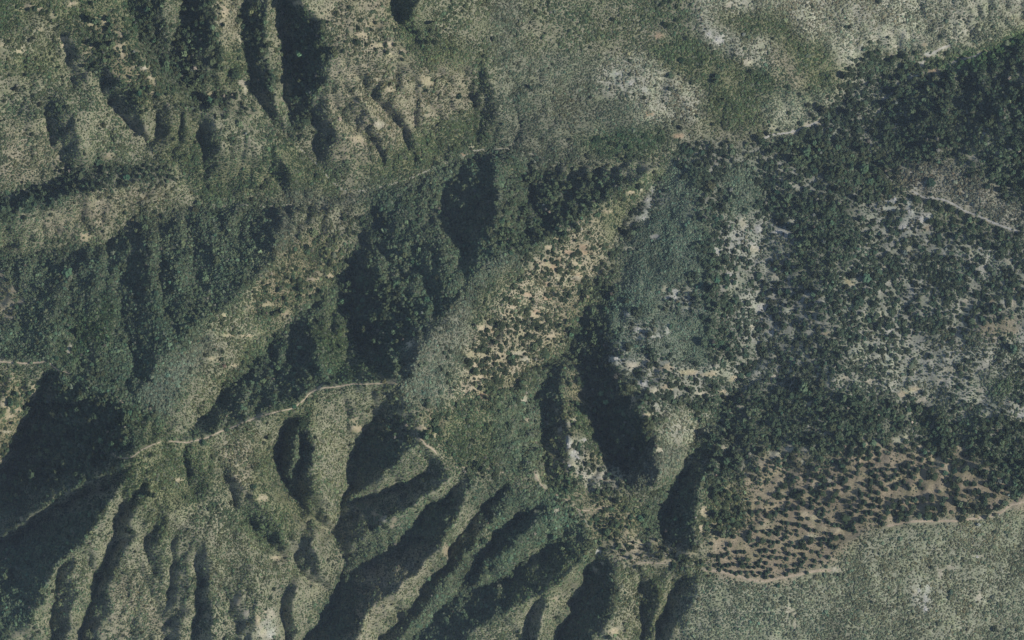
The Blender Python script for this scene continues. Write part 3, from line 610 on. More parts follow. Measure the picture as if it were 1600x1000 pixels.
for _, pts, hw in ROADS + STREAMS:
    for (xa, ya), (xb, yb) in zip(pts[:-1], pts[1:]):
        ia, ib = max(0, int((min(ya, yb) - 8 - Y0) / D)), min(NY, int((max(ya, yb) + 8 - Y0) / D) + 2)
        ja, jb = max(0, int((min(xa, xb) - 8 - X0) / D)), min(NX, int((max(xa, xb) + 8 - X0) / D) + 2)
        if ia >= ib or ja >= jb: continue
        dx, dy = xb - xa, yb - ya
        t = np.clip(((GX[ia:ib, ja:jb] - xa) * dx + (GY[ia:ib, ja:jb] - ya) * dy) / (dx * dx + dy * dy + 1e-6), 0, 1)
        dist = np.hypot(GX[ia:ib, ja:jb] - xa - t * dx, GY[ia:ib, ja:jb] - ya - t * dy)
        BARE[ia:ib, ja:jb] = np.maximum(BARE[ia:ib, ja:jb], np.clip((hw + (2.0 if hw > 1 else .8) - dist) / 1.5, 0, 1) * (1 if hw > 1 else .6))

# thin grass and low herbs tint the ground between the shrubs
mott = fbm(sh, 30, 201, 4) * 1.5
SOIL *= (1 + 0.16 * mott + 0.10 * vnoise(sh, 5, 211))[..., None]
KEEP = np.clip(1 - 1.15 * BARE, .06, 1) * (1 - .85 * GAP)

# ------------------------------------------------------------------ materials
def mat_base(name, rough=0.95):
    m = bpy.data.materials.new(name); m.use_nodes = True
    n = m.node_tree
    b = n.nodes['Principled BSDF']
    b.inputs['Roughness'].default_value = rough
    b.inputs['Specular IOR Level'].default_value = 0.12
    return m, n, b

def N(n, t, **kw):
    o = n.nodes.new(t)
    for k, v in kw.items(): setattr(o, k, v)
    return o

def mat_ground():
    m, n, b = mat_base('ground_soil')
    a = N(n, 'ShaderNodeAttribute', attribute_name='soil')
    tc = N(n, 'ShaderNodeTexCoord')
    n1 = N(n, 'ShaderNodeTexNoise'); n1.inputs['Scale'].default_value = 0.42; n1.inputs['Detail'].default_value = 6; n1.inputs['Roughness'].default_value = .65
    n2 = N(n, 'ShaderNodeTexNoise'); n2.inputs['Scale'].default_value = 0.06; n2.inputs['Detail'].default_value = 3
    for q in (n1, n2): n.links.new(tc.outputs['Object'], q.inputs['Vector'])
    r1 = N(n, 'ShaderNodeMapRange'); r1.inputs[1].default_value = .3; r1.inputs[2].default_value = .7; r1.inputs[3].default_value = .55; r1.inputs[4].default_value = 1.4
    n.links.new(n1.outputs['Fac'], r1.inputs[0])
    mul = N(n, 'ShaderNodeMix', data_type='RGBA', blend_type='MULTIPLY'); mul.inputs[0].default_value = 1
    n.links.new(a.outputs['Color'], mul.inputs[6]); n.links.new(r1.outputs[0], mul.inputs[7])
    # patches of dry herb cover
    r2 = N(n, 'ShaderNodeMapRange'); r2.inputs[1].default_value = .42; r2.inputs[2].default_value = .66; r2.inputs[3].default_value = 0; r2.inputs[4].default_value = .45
    n.links.new(n2.outputs['Fac'], r2.inputs[0])
    herb = N(n, 'ShaderNodeMix', data_type='RGBA', blend_type='MULTIPLY')
    herb.inputs[7].default_value = (.72, .86, .62, 1)
    n.links.new(r2.outputs[0], herb.inputs[0]); n.links.new(mul.outputs[2], herb.inputs[6])
    n.links.new(herb.outputs[2], b.inputs['Base Color'])
    bp = N(n, 'ShaderNodeBump'); bp.inputs['Strength'].default_value = .6; bp.inputs['Distance'].default_value = .8
    n.links.new(n1.outputs['Fac'], bp.inputs['Height']); n.links.new(bp.outputs[0], b.inputs['Normal'])
    return m

def mat_leaf():
    m, n, b = mat_base('leaf_cover', .85)
    a = N(n, 'ShaderNodeAttribute', attribute_name='tint', attribute_type='INSTANCER')
    tc = N(n, 'ShaderNodeTexCoord')
    no = N(n, 'ShaderNodeTexNoise'); no.inputs['Scale'].default_value = 3.5; no.inputs['Detail'].default_value = 3
    n.links.new(tc.outputs['Object'], no.inputs['Vector'])
    r = N(n, 'ShaderNodeMapRange'); r.inputs[1].default_value = .3; r.inputs[2].default_value = .7; r.inputs[3].default_value = .6; r.inputs[4].default_value = 1.4
    n.links.new(no.outputs['Fac'], r.inputs[0])
    mul = N(n, 'ShaderNodeMix', data_type='RGBA', blend_type='MULTIPLY'); mul.inputs[0].default_value = 1
    n.links.new(a.outputs['Color'], mul.inputs[6]); n.links.new(r.outputs[0], mul.inputs[7])
    n.links.new(mul.outputs[2], b.inputs['Base Color'])
    return m

def mat_noise(name, c1, c2, scale, rough=.9):
    m, n, b = mat_base(name, rough)
    tc = N(n, 'ShaderNodeTexCoord')
    no = N(n, 'ShaderNodeTexNoise'); no.inputs['Scale'].default_value = scale; no.inputs['Detail'].default_value = 4
    n.links.new(tc.outputs['Object'], no.inputs['Vector'])
    cr = N(n, 'ShaderNodeValToRGB')
    cr.color_ramp.elements[0].position = .35; cr.color_ramp.elements[0].color = (*c1, 1)
    cr.color_ramp.elements[1].position = .68; cr.color_ramp.elements[1].color = (*c2, 1)
    n.links.new(no.outputs['Fac'], cr.inputs[0]); n.links.new(cr.outputs[0], b.inputs['Base Color'])
    bp = N(n, 'ShaderNodeBump'); bp.inputs['Strength'].default_value = .5; bp.inputs['Distance'].default_value = .3
    n.links.new(no.outputs['Fac'], bp.inputs['Height']); n.links.new(bp.outputs[0], b.inputs['Normal'])
    return m

M_GROUND, M_LEAF = mat_ground(), mat_leaf()
M_ROAD = mat_noise('road_dirt', (.34,.275,.19), (.47,.39,.285), .5)
M_GRAVEL = mat_noise('stream_gravel', (.36,.34,.29), (.52,.50,.44), .6)
M_WASH = mat_noise('dry_wash', (.25,.243,.19), (.38,.365,.29), .45)
M_BARK = mat_noise('bark', (.06,.045,.032), (.13,.10,.075), 2.0)
M_ROCK = mat_noise('pale_rock', (.34,.325,.285), (.56,.54,.49), .8)

# ------------------------------------------------------------------ terrain sheet
def build_terrain():
    ex = np.array([30., 80., 170., 330., 600., 1100., 2000.])
    xs = np.concatenate([X0 - ex[::-1], PX, X1 + ex])
    ys = np.concatenate([Y0 - ex[::-1], PY, Y1 + ex])
    k = len(ex)
    ZZ = np.pad(Z, k, mode='edge'); SS = np.pad(SOIL, ((k, k), (k, k), (0, 0)), mode='edge')
    gx, gy = np.meshgrid(xs, ys)
    out = np.maximum(np.maximum(X0 - gx, gx - X1), np.maximum(Y0 - gy, gy - Y1)).clip(0)
    ZZ = ZZ * np.exp(-out / 900) + (1 - np.exp(-out / 600)) * (90 + 60 * np.sin(gx / 310 + 1) * np.cos(gy / 270))
    h, w = ZZ.shape
    co = np.stack([gx - 800, 500 - gy, ZZ], -1).reshape(-1, 3).astype(np.float32)
    i = np.arange(h * w).reshape(h, w)
    q = np.stack([i[1:, :-1], i[1:, 1:], i[:-1, 1:], i[:-1, :-1]], -1).reshape(-1, 4).astype(np.int32)
    me = bpy.data.meshes.new('terrain')
    me.vertices.add(len(co)); me.vertices.foreach_set('co', co.ravel())
    me.loops.add(q.size); me.loops.foreach_set('vertex_index', q.ravel())
    me.polygons.add(len(q)); me.polygons.foreach_set('loop_start', np.arange(0, q.size, 4, dtype=np.int32))
    me.polygons.foreach_set('use_smooth', np.ones(len(q), bool))
    at = me.attributes.new('soil', 'FLOAT_COLOR', 'POINT')
    at.data.foreach_set('color', np.concatenate([SS.reshape(-1, 3), np.ones((h * w, 1))], 1).astype(np.float32).ravel())
    me.materials.append(M_GROUND)
    me.update(); me.validate()
    o = bpy.data.objects.new('terrain', me); C.objects.link(o)
    return tag(o, 'rugged mountain terrain of branching ridges and ravines seen from above', kind='structure')
build_terrain()

def elev(px, py):
    return samp(Z, np.asarray(px, float), np.asarray(py, float))

def strip(name, pts, hw, mat, label, lift=.22):
    """a road or stream bed draped on the ground, with uneven edges"""
    P = []
    for (xa, ya), (xb, yb) in zip(pts[:-1], pts[1:]):
        n = max(1, int(math.hypot(xb - xa, yb - ya) / 2.0))
        P += [(xa + (xb - xa) * k / n, ya + (yb - ya) * k / n) for k in range(n)]
    P.append(pts[-1])
    P = np.array(P, float)
    for _ in range(3): P[1:-1] = .25 * P[:-2] + .5 * P[1:-1] + .25 * P[2:]
    T = np.gradient(P, axis=0); T /= np.linalg.norm(T, axis=1)[:, None] + 1e-9
    Nn = np.stack([-T[:, 1], T[:, 0]], 1)
    r = random.Random(len(name) * 7 + len(pts))
    verts, faces = [], []
    K = 5
    wl = [hw * (1 + .35 * r.uniform(-1, 1)) for _ in P]; wr = [hw * (1 + .35 * r.uniform(-1, 1)) for _ in P]
    for i, p in enumerate(P):
        e = min(1, .3 + .35 * min(i, len(P) - 1 - i))
        for k in range(K):
            f = -1 + 2 * k / (K - 1)
            s = (wl[i] if f < 0 else wr[i]) * f * e
            q = p + Nn[i] * s
            verts.append((q[0] - 800, 500 - q[1], float(elev(q[0], q[1])) + lift - (.16 if k in (0, K - 1) else 0)))
    for i in range(len(P) - 1):
        for k in range(K - 1):
            a = i * K + k
            faces.append((a, a + K, a + K + 1, a + 1))
    me = bpy.data.meshes.new(name); me.from_pydata(verts, [], faces)
    for p in me.polygons: p.use_smooth = True
    me.materials.append(mat); me.update()
    bm = bmesh.new(); bm.from_mesh(me); bmesh.ops.recalc_face_normals(bm, faces=bm.faces)
    if sum(f.normal.z for f in bm.faces) < 0: bmesh.ops.reverse_faces(bm, faces=bm.faces)
    bm.to_mesh(me); bm.free()
    o = bpy.data.objects.new(name, me); C.objects.link(o)
    return tag(o, label, kind='structure')

for nm, pts, hw in ROADS:
    strip(nm, pts, hw * (.8 if hw < 2 else .62), M_ROAD if hw >= .88 else M_WASH, 'pale dirt track running along the crest between the shrubs')
for i, (nm, pts, hw) in enumerate(STREAMS):
    if hw < 1: strip('dry_wash', pts, hw * 1.25, M_WASH, 'thin pale dry wash along the valley bottom')
    else: strip(nm, pts, hw, M_GRAVEL, 'pale gravel stream bed winding between dark trees')

# ------------------------------------------------------------------ plants as ground cover (instances on points)
def scatter_group(name, kind):
    """node group: blob plants grown on the points of the mesh; size, turn and tint come from the points"""
    g = bpy.data.node_groups.new(name, 'GeometryNodeTree')
    g.interface.new_socket('Geometry', in_out='INPUT', socket_type='NodeSocketGeometry')
    g.interface.new_socket('Geometry', in_out='OUTPUT', socket_type='NodeSocketGeometry')
    nd, lk = g.nodes, g.links
    gi, go = nd.new('NodeGroupInput'), nd.new('NodeGroupOutput')
    join = nd.new('GeometryNodeJoinGeometry')
    for v in range(4):
        ico = nd.new('GeometryNodeMeshIcoSphere'); ico.inputs['Radius'].default_value = 1
        ico.inputs['Subdivisions'].default_value = 2 if kind == 'shrub' else 3
        sp = nd.new('GeometryNodeSetPosition')
        no = nd.new('ShaderNodeTexNoise'); no.noise_dimensions = '4D'
        no.inputs['W'].default_value = v * 7.3; no.inputs['Scale'].default_value = 1.5 if kind == 'shrub' else 1.9
        no.inputs['Detail'].default_value = 2
        pos = nd.new('GeometryNodeInputPosition')
        mr = nd.new('ShaderNodeMapRange'); mr.inputs[1].default_value = .3; mr.inputs[2].default_value = .7
        mr.inputs[3].default_value = .45; mr.inputs[4].default_value = 1.45
        sc = nd.new('ShaderNodeVectorMath'); sc.operation = 'SCALE'
        ad = nd.new('ShaderNodeVectorMath'); ad.operation = 'ADD'; ad.inputs[1].default_value = (0, 0, .55 if kind == 'shrub' else .95)
        lk.new(no.outputs[0], mr.inputs[0]); lk.new(pos.outputs[0], sc.inputs[0]); lk.new(mr.outputs[0], sc.inputs['Scale'])
        lk.new(sc.outputs[0], ad.inputs[0])
        lk.new(ico.outputs[0], sp.inputs['Geometry']); lk.new(ad.outputs[0], sp.inputs['Position'])
        sm = nd.new('GeometryNodeSetMaterial'); sm.inputs['Material'].default_value = M_LEAF
        lk.new(sp.outputs[0], sm.inputs[0])
        ss = nd.new('GeometryNodeSetShadeSmooth'); ss.inputs['Shade Smooth'].default_value = False
        lk.new(sm.outputs[0], ss.inputs[0])
        gt = nd.new('GeometryNodeGeometryToInstance')
        lk.new(ss.outputs[0], gt.inputs[0]); lk.new(gt.outputs[0], join.inputs[0])
    def attr(nm, t):
        a = nd.new('GeometryNodeInputNamedAttribute'); a.data_type = t; a.inputs['Name'].default_value = nm
        return a.outputs[0]
    iop = nd.new('GeometryNodeInstanceOnPoints')
    iop.inputs['Pick Instance'].default_value = True
    e2r = nd.new('FunctionNodeEulerToRotation')
    lk.new(gi.outputs[0], iop.inputs['Points']); lk.new(join.outputs[0], iop.inputs['Instance'])
    lk.new(attr('variant', 'INT'), iop.inputs['Instance Index'])
    lk.new(attr('turn', 'FLOAT_VECTOR'), e2r.inputs[0]); lk.new(e2r.outputs[0], iop.inputs['Rotation'])
    lk.new(attr('size', 'FLOAT_VECTOR'), iop.inputs['Scale'])
    lk.new(iop.outputs[0], go.inputs[0])
    return g

G_SHRUB, G_TREE = scatter_group('shrub_scatter', 'shrub'), scatter_group('tree_scatter', 'tree')

def cover_object(name, px, py, r, hgt, tint, group, label, sink=.2):
    n = len(px)
    co = np.stack([px - 800, 500 - py, elev(px, py) - sink * r], -1).astype(np.float32)
    me = bpy.data.meshes.new(name)
    me.vertices.add(n); me.vertices.foreach_set('co', co.ravel())
    a = me.attributes.new('variant', 'INT', 'POINT'); a.data.foreach_set('value', rng.integers(0, 4, n).astype(np.int32))
    a = me.attributes.new('size', 'FLOAT_VECTOR', 'POINT')
    a.data.foreach_set('vector', np.stack([r * rng.uniform(.8, 1.25, n), r * rng.uniform(.8, 1.25, n), hgt], -1).astype(np.float32).ravel())
    a = me.attributes.new('turn', 'FLOAT_VECTOR', 'POINT')
    a.data.foreach_set('vector', np.stack([rng.normal(0, .12, n), rng.normal(0, .12, n), rng.uniform(0, 6.28, n)], -1).astype(np.float32).ravel())
    a = me.attributes.new('tint', 'FLOAT_COLOR', 'POINT')
    a.data.foreach_set('color', np.concatenate([tint, np.ones((n, 1))], 1).astype(np.float32).ravel())
    me.materials.append(M_LEAF)
    o = bpy.data.objects.new(name, me); C.objects.link(o)
    md = o.modifiers.new('scatter', 'NODES'); md.node_group = group
    return tag(o, label, kind='stuff')

def tints(base, n, vb=.22, vh=.10):
    b = base * np.exp(rng.normal(0, vb, n))[:, None]
    h = rng.normal(0, vh, n)
    b[:, 0] *= 1 + h; b[:, 2] *= 1 - .25 * h
    return b

def grid_points(step, x0=-70, x1=1670, y0=-70, y1=1070):
    gx, gy = np.meshgrid(np.arange(x0, x1, step), np.arange(y0, y1, step))
    gx = gx + rng.uniform(-.55, .55, gx.shape) * step; gy = gy + rng.uniform(-.55, .55, gy.shape) * step
    return gx.ravel(), gy.ravel()

# shrubs
px, py = grid_points(1.95)
cl = .5 + .5 * np.clip(1.5 * (.55 * samp(vnoise(sh, 9, 301), px, py) + .45 * samp(vnoise(sh, 22, 305), px, py)), -1, 1)
cov = samp(SHC, px, py) + .30 * samp(fbm(sh, 44, 331, 4), px, py)
prob = np.clip(cov + (cl - .5) * .62 * (1 - np.clip(np.abs(2 * cov - 1), 0, 1) ** 2 * .6), .02, 1) * samp(KEEP, px, py)
ok = rng.random(len(px)) < prob * 1.02
px, py = px[ok], py[ok]
n = len(px)
r = samp(SHR, px, py) * np.exp(rng.normal(0, .33, n)) * (1 + .45 * samp(fbm(sh, 28, 351, 3), px, py))
base = samp(SHV, px, py)
pat = samp(fbm(sh, 60, 401, 4), px, py); pat2 = samp(fbm(sh, 90, 411, 3), px, py) * 1.6
base = base * (1 + .42 * pat)[:, None] * np.stack([1 - .10 * pat2, 1 + 0 * pat2, 1 + .03 * pat2], 1)
pale = rng.random(n) < .10
tn = tints(base, n, .30, .10)
tn[pale] = tn[pale] * .5 + np.array((.16, .165, .12)) * .6
cover_object('chaparral_shrubs', px, py, r, r * rng.uniform(.7, 1.1, n), tn, G_SHRUB, 'low olive and grey green chaparral shrubs covering the slopes')
NSHRUB = n

# ------------------------------------------------------------------ trees one by one
# photo tiles: origin x, y, scale, then (zx, zy, size) with size 1 small, 2 medium, 3 large
def tile(ox, oy, pts, k=10.0):
    return [(ox + a / k, oy + b / k, s) for a, b, s in pts]
PINES = (
 tile(1110,820,[(10,290,2),(30,480,3),(90,205,1),(250,165,1),(350,180,2),(300,300,3),(230,370,2),(260,450,2),(190,480,3),(120,490,1),(120,550,1),(300,520,1),(400,425,2),(480,415,2),(520,420,2),(600,120,3),(590,190,3),(580,250,2),(660,235,1),(650,330,2),(720,310,2),(660,60,2),(715,100,1),(820,100,2),(880,130,2),(910,150,1),(940,90,2),(1000,120,2),(1040,75,1),(1090,40,2),(1040,140,2),(810,245,3),(920,260,2),(980,270,2),(1050,265,2),(940,335,1),(860,400,3),(780,410,2),(720,480,1),(840,490,1),(980,420,2),(960,490,1),(1030,510,1),(920,510,2),(1150,380,1),(1215,450,3),(1310,470,2),(1330,340,2),(1230,320,2),(1190,310,2),(1130,220,2),(1180,190,2),(1160,150,1),(1195,105,2),(1270,275,1),(1260,135,1),(1340,90,2),(1360,160,1),(1390,270,2),(1440,250,2),(1440,330,3),(1500,370,2),(1440,460,3),(1480,520,2),(1440,580,2),(1400,545,1),(1395,620,3),(1300,630,2),(1300,710,2),(1250,720,1),(1350,710,1),(1120,640,1),(1180,650,1),(1180,530,2),(1100,510,1),(1490,745,1),(1170,770,2),(960,805,1),(940,690,1),(1040,630,1),(720,600,2),(750,640,2),(680,660,2),(770,560,2),(860,590,2),(820,660,2),(770,750,2),(850,760,2),(890,730,2),(850,810,1),(690,790,2),(650,740,2),(600,660,2),(560,620,2),(500,640,3),(470,590,2),(430,530,2),(560,540,3),(570,740,1),(570,800,1),(460,740,2),(390,760,2),(320,730,2),(240,710,1),(130,700,1),(130,620,2),(180,650,2),(250,630,2),(300,620,1),(360,610,1),(70,640,1),(1590,640,2),(1560,230,3)])
 + tile(1100,770,[(700,170,1),(830,155,1),(970,140,1),(1060,170,2),(890,270,1),(1150,255,2),(1100,320,3),(1270,265,2),(1275,215,1),(1220,310,2),(1280,350,2),(1360,250,2),(1460,230,3),(1000,360,3),(720,300,3),(820,300,2),(940,300,1),(1470,330,1),(1480,400,2),(1530,400,1),(1220,460,2),(1290,470,2),(1390,490,2),(1470,500,3),(720,470,1),(890,470,1),(600,470,2),(520,400,1),(240,370,2),(330,310,3),(210,440,1),(1450,350,1),(1080,30,3),(1180,50,3),(1300,70,2),(1310,150,2),(1460,40,2),(1530,160,3),(1390,50,2),(480,490,3),(380,530,1),(570,260,2)])
 + tile(1220,740,[(50,190,3),(180,110,3),(240,60,1),(390,45,2),(490,25,2),(590,50,3),(470,110,2),(450,230,3),(650,60,2),(690,110,2),(810,60,2),(750,180,2),(820,170,2),(670,210,3),(650,310,3),(560,300,2),(500,310,2),(570,370,2),(830,330,3),(950,150,3),(990,90,3),(1050,220,2),(1000,260,1),(880,270,1),(150,310,2),(190,350,2),(110,370,2),(120,440,2),(260,350,3),(330,280,3),(340,450,2),(460,390,2),(460,450,2),(470,520,3),(530,420,2),(600,470,2),(260,530,2),(160,550,2),(75,570,2),(75,515,1),(730,480,2),(790,420,3),(670,450,1),(900,380,2),(660,570,2),(650,640,2),(620,680,1),(700,720,2),(740,760,2),(590,745,2),(580,590,1),(570,630,1),(830,810,1),(880,800,2),(950,810,1),(980,850,2),(1040,860,2),(1100,830,3),(1140,890,2),(990,690,2),(1000,760,2),(1060,690,1),(1100,630,2),(1130,760,2),(1240,730,3),(1260,670,1),(1310,710,1),(1050,440,3),(1080,520,2),(970,440,1),(1140,390,2),(1210,500,2),(1220,280,2),(1240,320,3),(1290,450,2),(1180,580,2),(1320,610,3),(1390,610,3),(1400,510,3),(1440,390,2),(1540,520,2),(1500,430,2),(1350,340,2),(1500,300,3),(1400,280,2),(1550,150,3),(1280,160,2),(1390,120,3),(1480,40,3),(1100,40,2),(1500,640,2),(1580,680,2),(1480,720,2),(1540,740,2),(1580,780,2),(420,700,1),(380,820,2),(440,870,2),(525,885,2)])
 + tile(1220,800,[(700,330,2),(780,340,2),(850,400,3),(690,430,3),(620,430,2),(640,450,2),(760,440,2),(740,500,2),(790,540,2),(850,545,2),(610,510,2),(940,375,1),(970,410,1),(465,430,3),(435,480,1),(570,630,2),(610,680,1),(735,705,2),(630,780,2),(520,760,2),(495,845,2),(400,945,2),(700,850,1),(480,610,1)])
 + tile(1300,670,[(80,370,2),(280,350,3),(260,400,2),(360,400,2),(330,240,2),(240,210,2),(450,370,3),(500,320,2),(560,340,2),(590,410,3),(510,460,2),(680,330,2),(720,390,3),(720,490,2),(390,480,2),(210,500,2),(260,540,1),(440,560,3),(390,590,2),(630,560,2),(560,590,2),(690,640,2),(190,650,3),(300,720,2),(370,690,2),(620,670,2),(590,700,2),(690,740,3),(610,800,3),(500,860,2),(170,850,3),(250,920,2),(740,850,2),(760,890,2),(800,690,2),(830,740,2),(760,640,2),(850,630,2),(970,650,2),(950,750,2),(900,790,2),(840,810,2),(1020,720,2),(1030,860,2),(1110,830,3),(1170,880,2),(970,910,3),(1350,860,3),(1410,930,2),(1380,810,1),(1200,930,2),(1170,590,3),(1050,580,2),(1080,640,2),(1130,680,2),(1220,690,2),(1310,640,3),(1250,530,2),(1260,430,2),(1400,590,2),(1390,480,2),(1460,410,2),(1490,670,1),(1550,540,2),(1550,640,2),(1270,750,1),(870,570,1),(900,300,2),(1010,240,1),(1150,200,2),(1080,280,2),(1100,350,3),(1180,330,2),(1270,250,2),(1420,340,2),(1500,260,2),(1570,370,2),(640,220,2),(430,170,2),(820,930,3),(430,980,2),(580,910,2)])
 + tile(1440,680,[(190,640,4),(90,650,2),(350,590,2),(150,430,2),(90,580,1),(150,540,1),(320,470,1),(60,300,2),(330,330,3),(380,390,2),(470,150,2),(320,150,2),(100,160,3),(190,210,2),(270,210,2),(180,280,2),(450,300,2),(500,350,2),(680,280,1),(620,145,1),(700,170,2),(500,430,2),(530,460,2),(590,440,2),(640,420,2),(640,550,2),(490,510,2),(510,550,2),(690,510,2),(790,360,3),(890,500,2),(780,550,2),(830,560,2),(940,590,2),(980,640,2),(1010,570,2),(1020,440,3),(1190,600,3),(1240,620,2),(1130,700,2),(1210,720,2),(570,690,2),(620,710,1),(690,750,2),(790,760,3),(830,760,1),(990,760,2),(1060,770,2),(1130,820,2),(1180,860,2),(1240,800,2),(1340,830,3),(1330,660,2),(1450,710,2),(1500,810,3),(1470,890,2),(1570,670,3),(1530,560,3),(810,900,3),(880,880,2),(1010,940,2),(930,930,1),(1130,950,2),(970,990,1),(470,750,2),(430,690,2),(500,800,3),(550,840,3),(440,910,2),(540,920,3),(510,990,2),(150,950,3),(20,840,2),(350,720,1),(270,880,1),(680,870,1),(650,950,1),(1270,900,1),(1350,930,1),(1430,960,2),(460,630,1),(1300,720,2)])
 + tile(1440,730,[(150,500,3),(170,620,3),(210,650,2),(310,590,2),(330,500,2),(380,480,1),(80,640,3),(100,740,3),(80,780,2),(180,760,2),(340,660,2),(370,680,1),(270,730,1),(320,750,1),(230,810,1),(460,700,1),(530,560,2),(580,580,2),(620,570,1),(710,590,1),(755,595,1),(620,640,2),(650,700,2),(740,680,2),(800,690,1),(840,610,2),(880,700,2),(940,680,2),(1000,670,2),(980,560,2),(980,500,2),(950,610,2),(900,570,1),(910,490,1),(1070,620,2),(1150,650,2),(1210,625,2),(1050,680,2),(1140,740,2),(1190,735,1),(1300,560,2),(1020,785,1),(610,800,2),(670,795,1)]))
OAKS_TAN = (tile(720,480,[(440,240,2),(400,370,3),(310,390,2),(730,290,2),(870,320,3),(740,380,2),(880,180,2),(1010,220,2),(1120,270,3),(1180,280,3),(1330,130,2),(1200,100,2),(1040,40,2),(790,80,2),(1270,330,3),(1060,430,3),(1000,480,2),(940,480,2),(630,680,2),(650,765,1),(740,800,3),(800,860,3),(780,745,2),(1000,740,2),(880,780,2),(950,780,1),(1060,775,1),(570,780,2),(440,800,3),(440,660,2),(250,670,2),(130,840,3),(150,890,2),(240,840,2),(330,830,2),(300,910,2),(400,910,1),(530,890,3),(640,890,3),(490,960,2),(620,970,2),(220,990,3),(1090,690,2),(800,640,2),(700,560,2),(540,550,2),(450,470,2),(1400,850,3),(1380,940,3),(350,610,2),(200,590,2)])
 + tile(720,540,[(210,410,3),(350,420,3),(390,550,2),(540,570,2),(620,580,2),(110,510,1),(210,520,1),(180,600,1),(310,660,3),(200,700,1),(850,470,3),(980,450,3),(1200,370,3),(780,680,3),(950,660,2),(560,490,2),(690,410,3),(520,440,2),(370,790,2)])
 + tile(800,380,[(560,140,2),(610,260,2),(640,310,2),(380,380,2),(470,450,2),(380,520,2),(620,490,2),(890,380,2),(1260,90,3),(1020,130,2),(930,200,2),(700,300,2),(760,400,2),(870,470,2),(780,570,2),(880,570,2),(750,630,2),(940,690,1),(820,730,2),(610,745,1),(690,810,3),(520,810,2),(820,800,2),(780,870,3),(160,760,2),(260,690,1),(590,650,2),(1120,400,3),(1300,400,3),(1160,530,2),(1110,590,3)]))
OAKS_CREEK = (tile(1220,140,[(125,370,2),(565,250,2),(740,110,2),(830,230,2),(480,400,2),(700,320,3),(640,390,2),(700,500,2),(780,320,2),(540,450,2),(330,650,3),(300,710,2),(460,650,2),(600,600,3),(220,880,2),(820,390,2),(870,130,2),(1190,300,2),(1250,220,2),(850,730,1),(920,730,1)])
 + tile(1320,60,[(80,480,3),(90,570,2),(240,560,2),(400,260,3),(460,310,3),(530,200,2),(660,300,2),(760,300,2),(840,510,3),(1290,320,3),(1370,360,2),(1150,450,2),(1480,360,2),(1550,370,1),(1590,240,3),(1270,450,2),(420,700,2),(750,770,2),(750,900,2),(1000,700,2),(1080,620,2),(1100,230,2),(390,55,2),(930,280,3)]))
OAKS_ROW = [(1432,313,4),(1451,317,3),(1461,318,3),(1470,326,3.5),(1485,326,3.5),(1501,333,3.5),(1455,346,3),(1467,349,3)]
OAKS_HILL = tile(530,20,[(270,460,3),(300,470,2),(60,600,2),(420,500,2),(570,570,2),(745,620,2),(720,510,2),(860,500,2),(970,630,2),(985,730,2),(1300,460,2),(1370,460,2),(1500,450,2),(1330,580,1),(820,210,2),(560,155,2),(870,265,2),(1240,310,2),(300,240,2),(500,270,2),(320,120,2),(90,460,1),(970,500,1)])
OAKS_NORTH = [(1033,7,2),(1047,3,2),(1038,38,3),(1045,42,3),(1057,32,2),(1073,60,2),(983,95,1)]

def dedupe(pts, dmin):
    out = []
    for p in sorted(pts, key=lambda q: -q[2]):
        if all((p[0] - q[0]) ** 2 + (p[1] - q[1]) ** 2 > dmin ** 2 for q in out): out.append(p)
    return out
PINES += tile(1300,720,[(550,540,2),(490,650,3),(400,700,2),(450,730,2),(620,600,2),(640,700,3),(740,620,2),(740,720,1),(860,590,1),(860,730,2),(960,700,3),(1050,650,2),(1080,740,2),(930,610,1),(1020,640,2),(1120,650,1),(1200,590,2),(1280,600,2),(1160,640,2),(1260,720,2),(1220,790,3),(1170,820,2),(1060,820,3),(1060,880,3),(960,820,2),(1020,930,2),(1150,920,2),(860,810,2),(800,880,3),(690,830,2),(680,920,2),(540,820,3),(510,910,1),(580,800,3),(420,930,3),(450,860,1),(320,840,2),(320,960,2),(200,890,3),(200,960,2),(1350,850,2),(1410,600,2),(1470,750,3),(1500,860,3),(1550,580,3)])
PINES = dedupe(PINES, 3.4)
TALL = [(1050,758),(1060,790),(1076,768),(1085,802),(1070,828),(1056,846),(1081,848),(1040,858),(1026,844),(1010,853),(990,848),(1001,868),(1030,871),(1060,874),(976,861),(1090,780),(1066,742),(1080,728),(1048,802),(1036,832),(1062,812),(1018,862),(1047,868),(985,872)]

def mesh_from(name, bm, mat, smooth=False):
    me = bpy.data.meshes.new(name); bm.to_mesh(me); bm.free()
    me.materials.append(mat)
    if smooth:
        for p in me.polygons: p.use_smooth = True
    return me

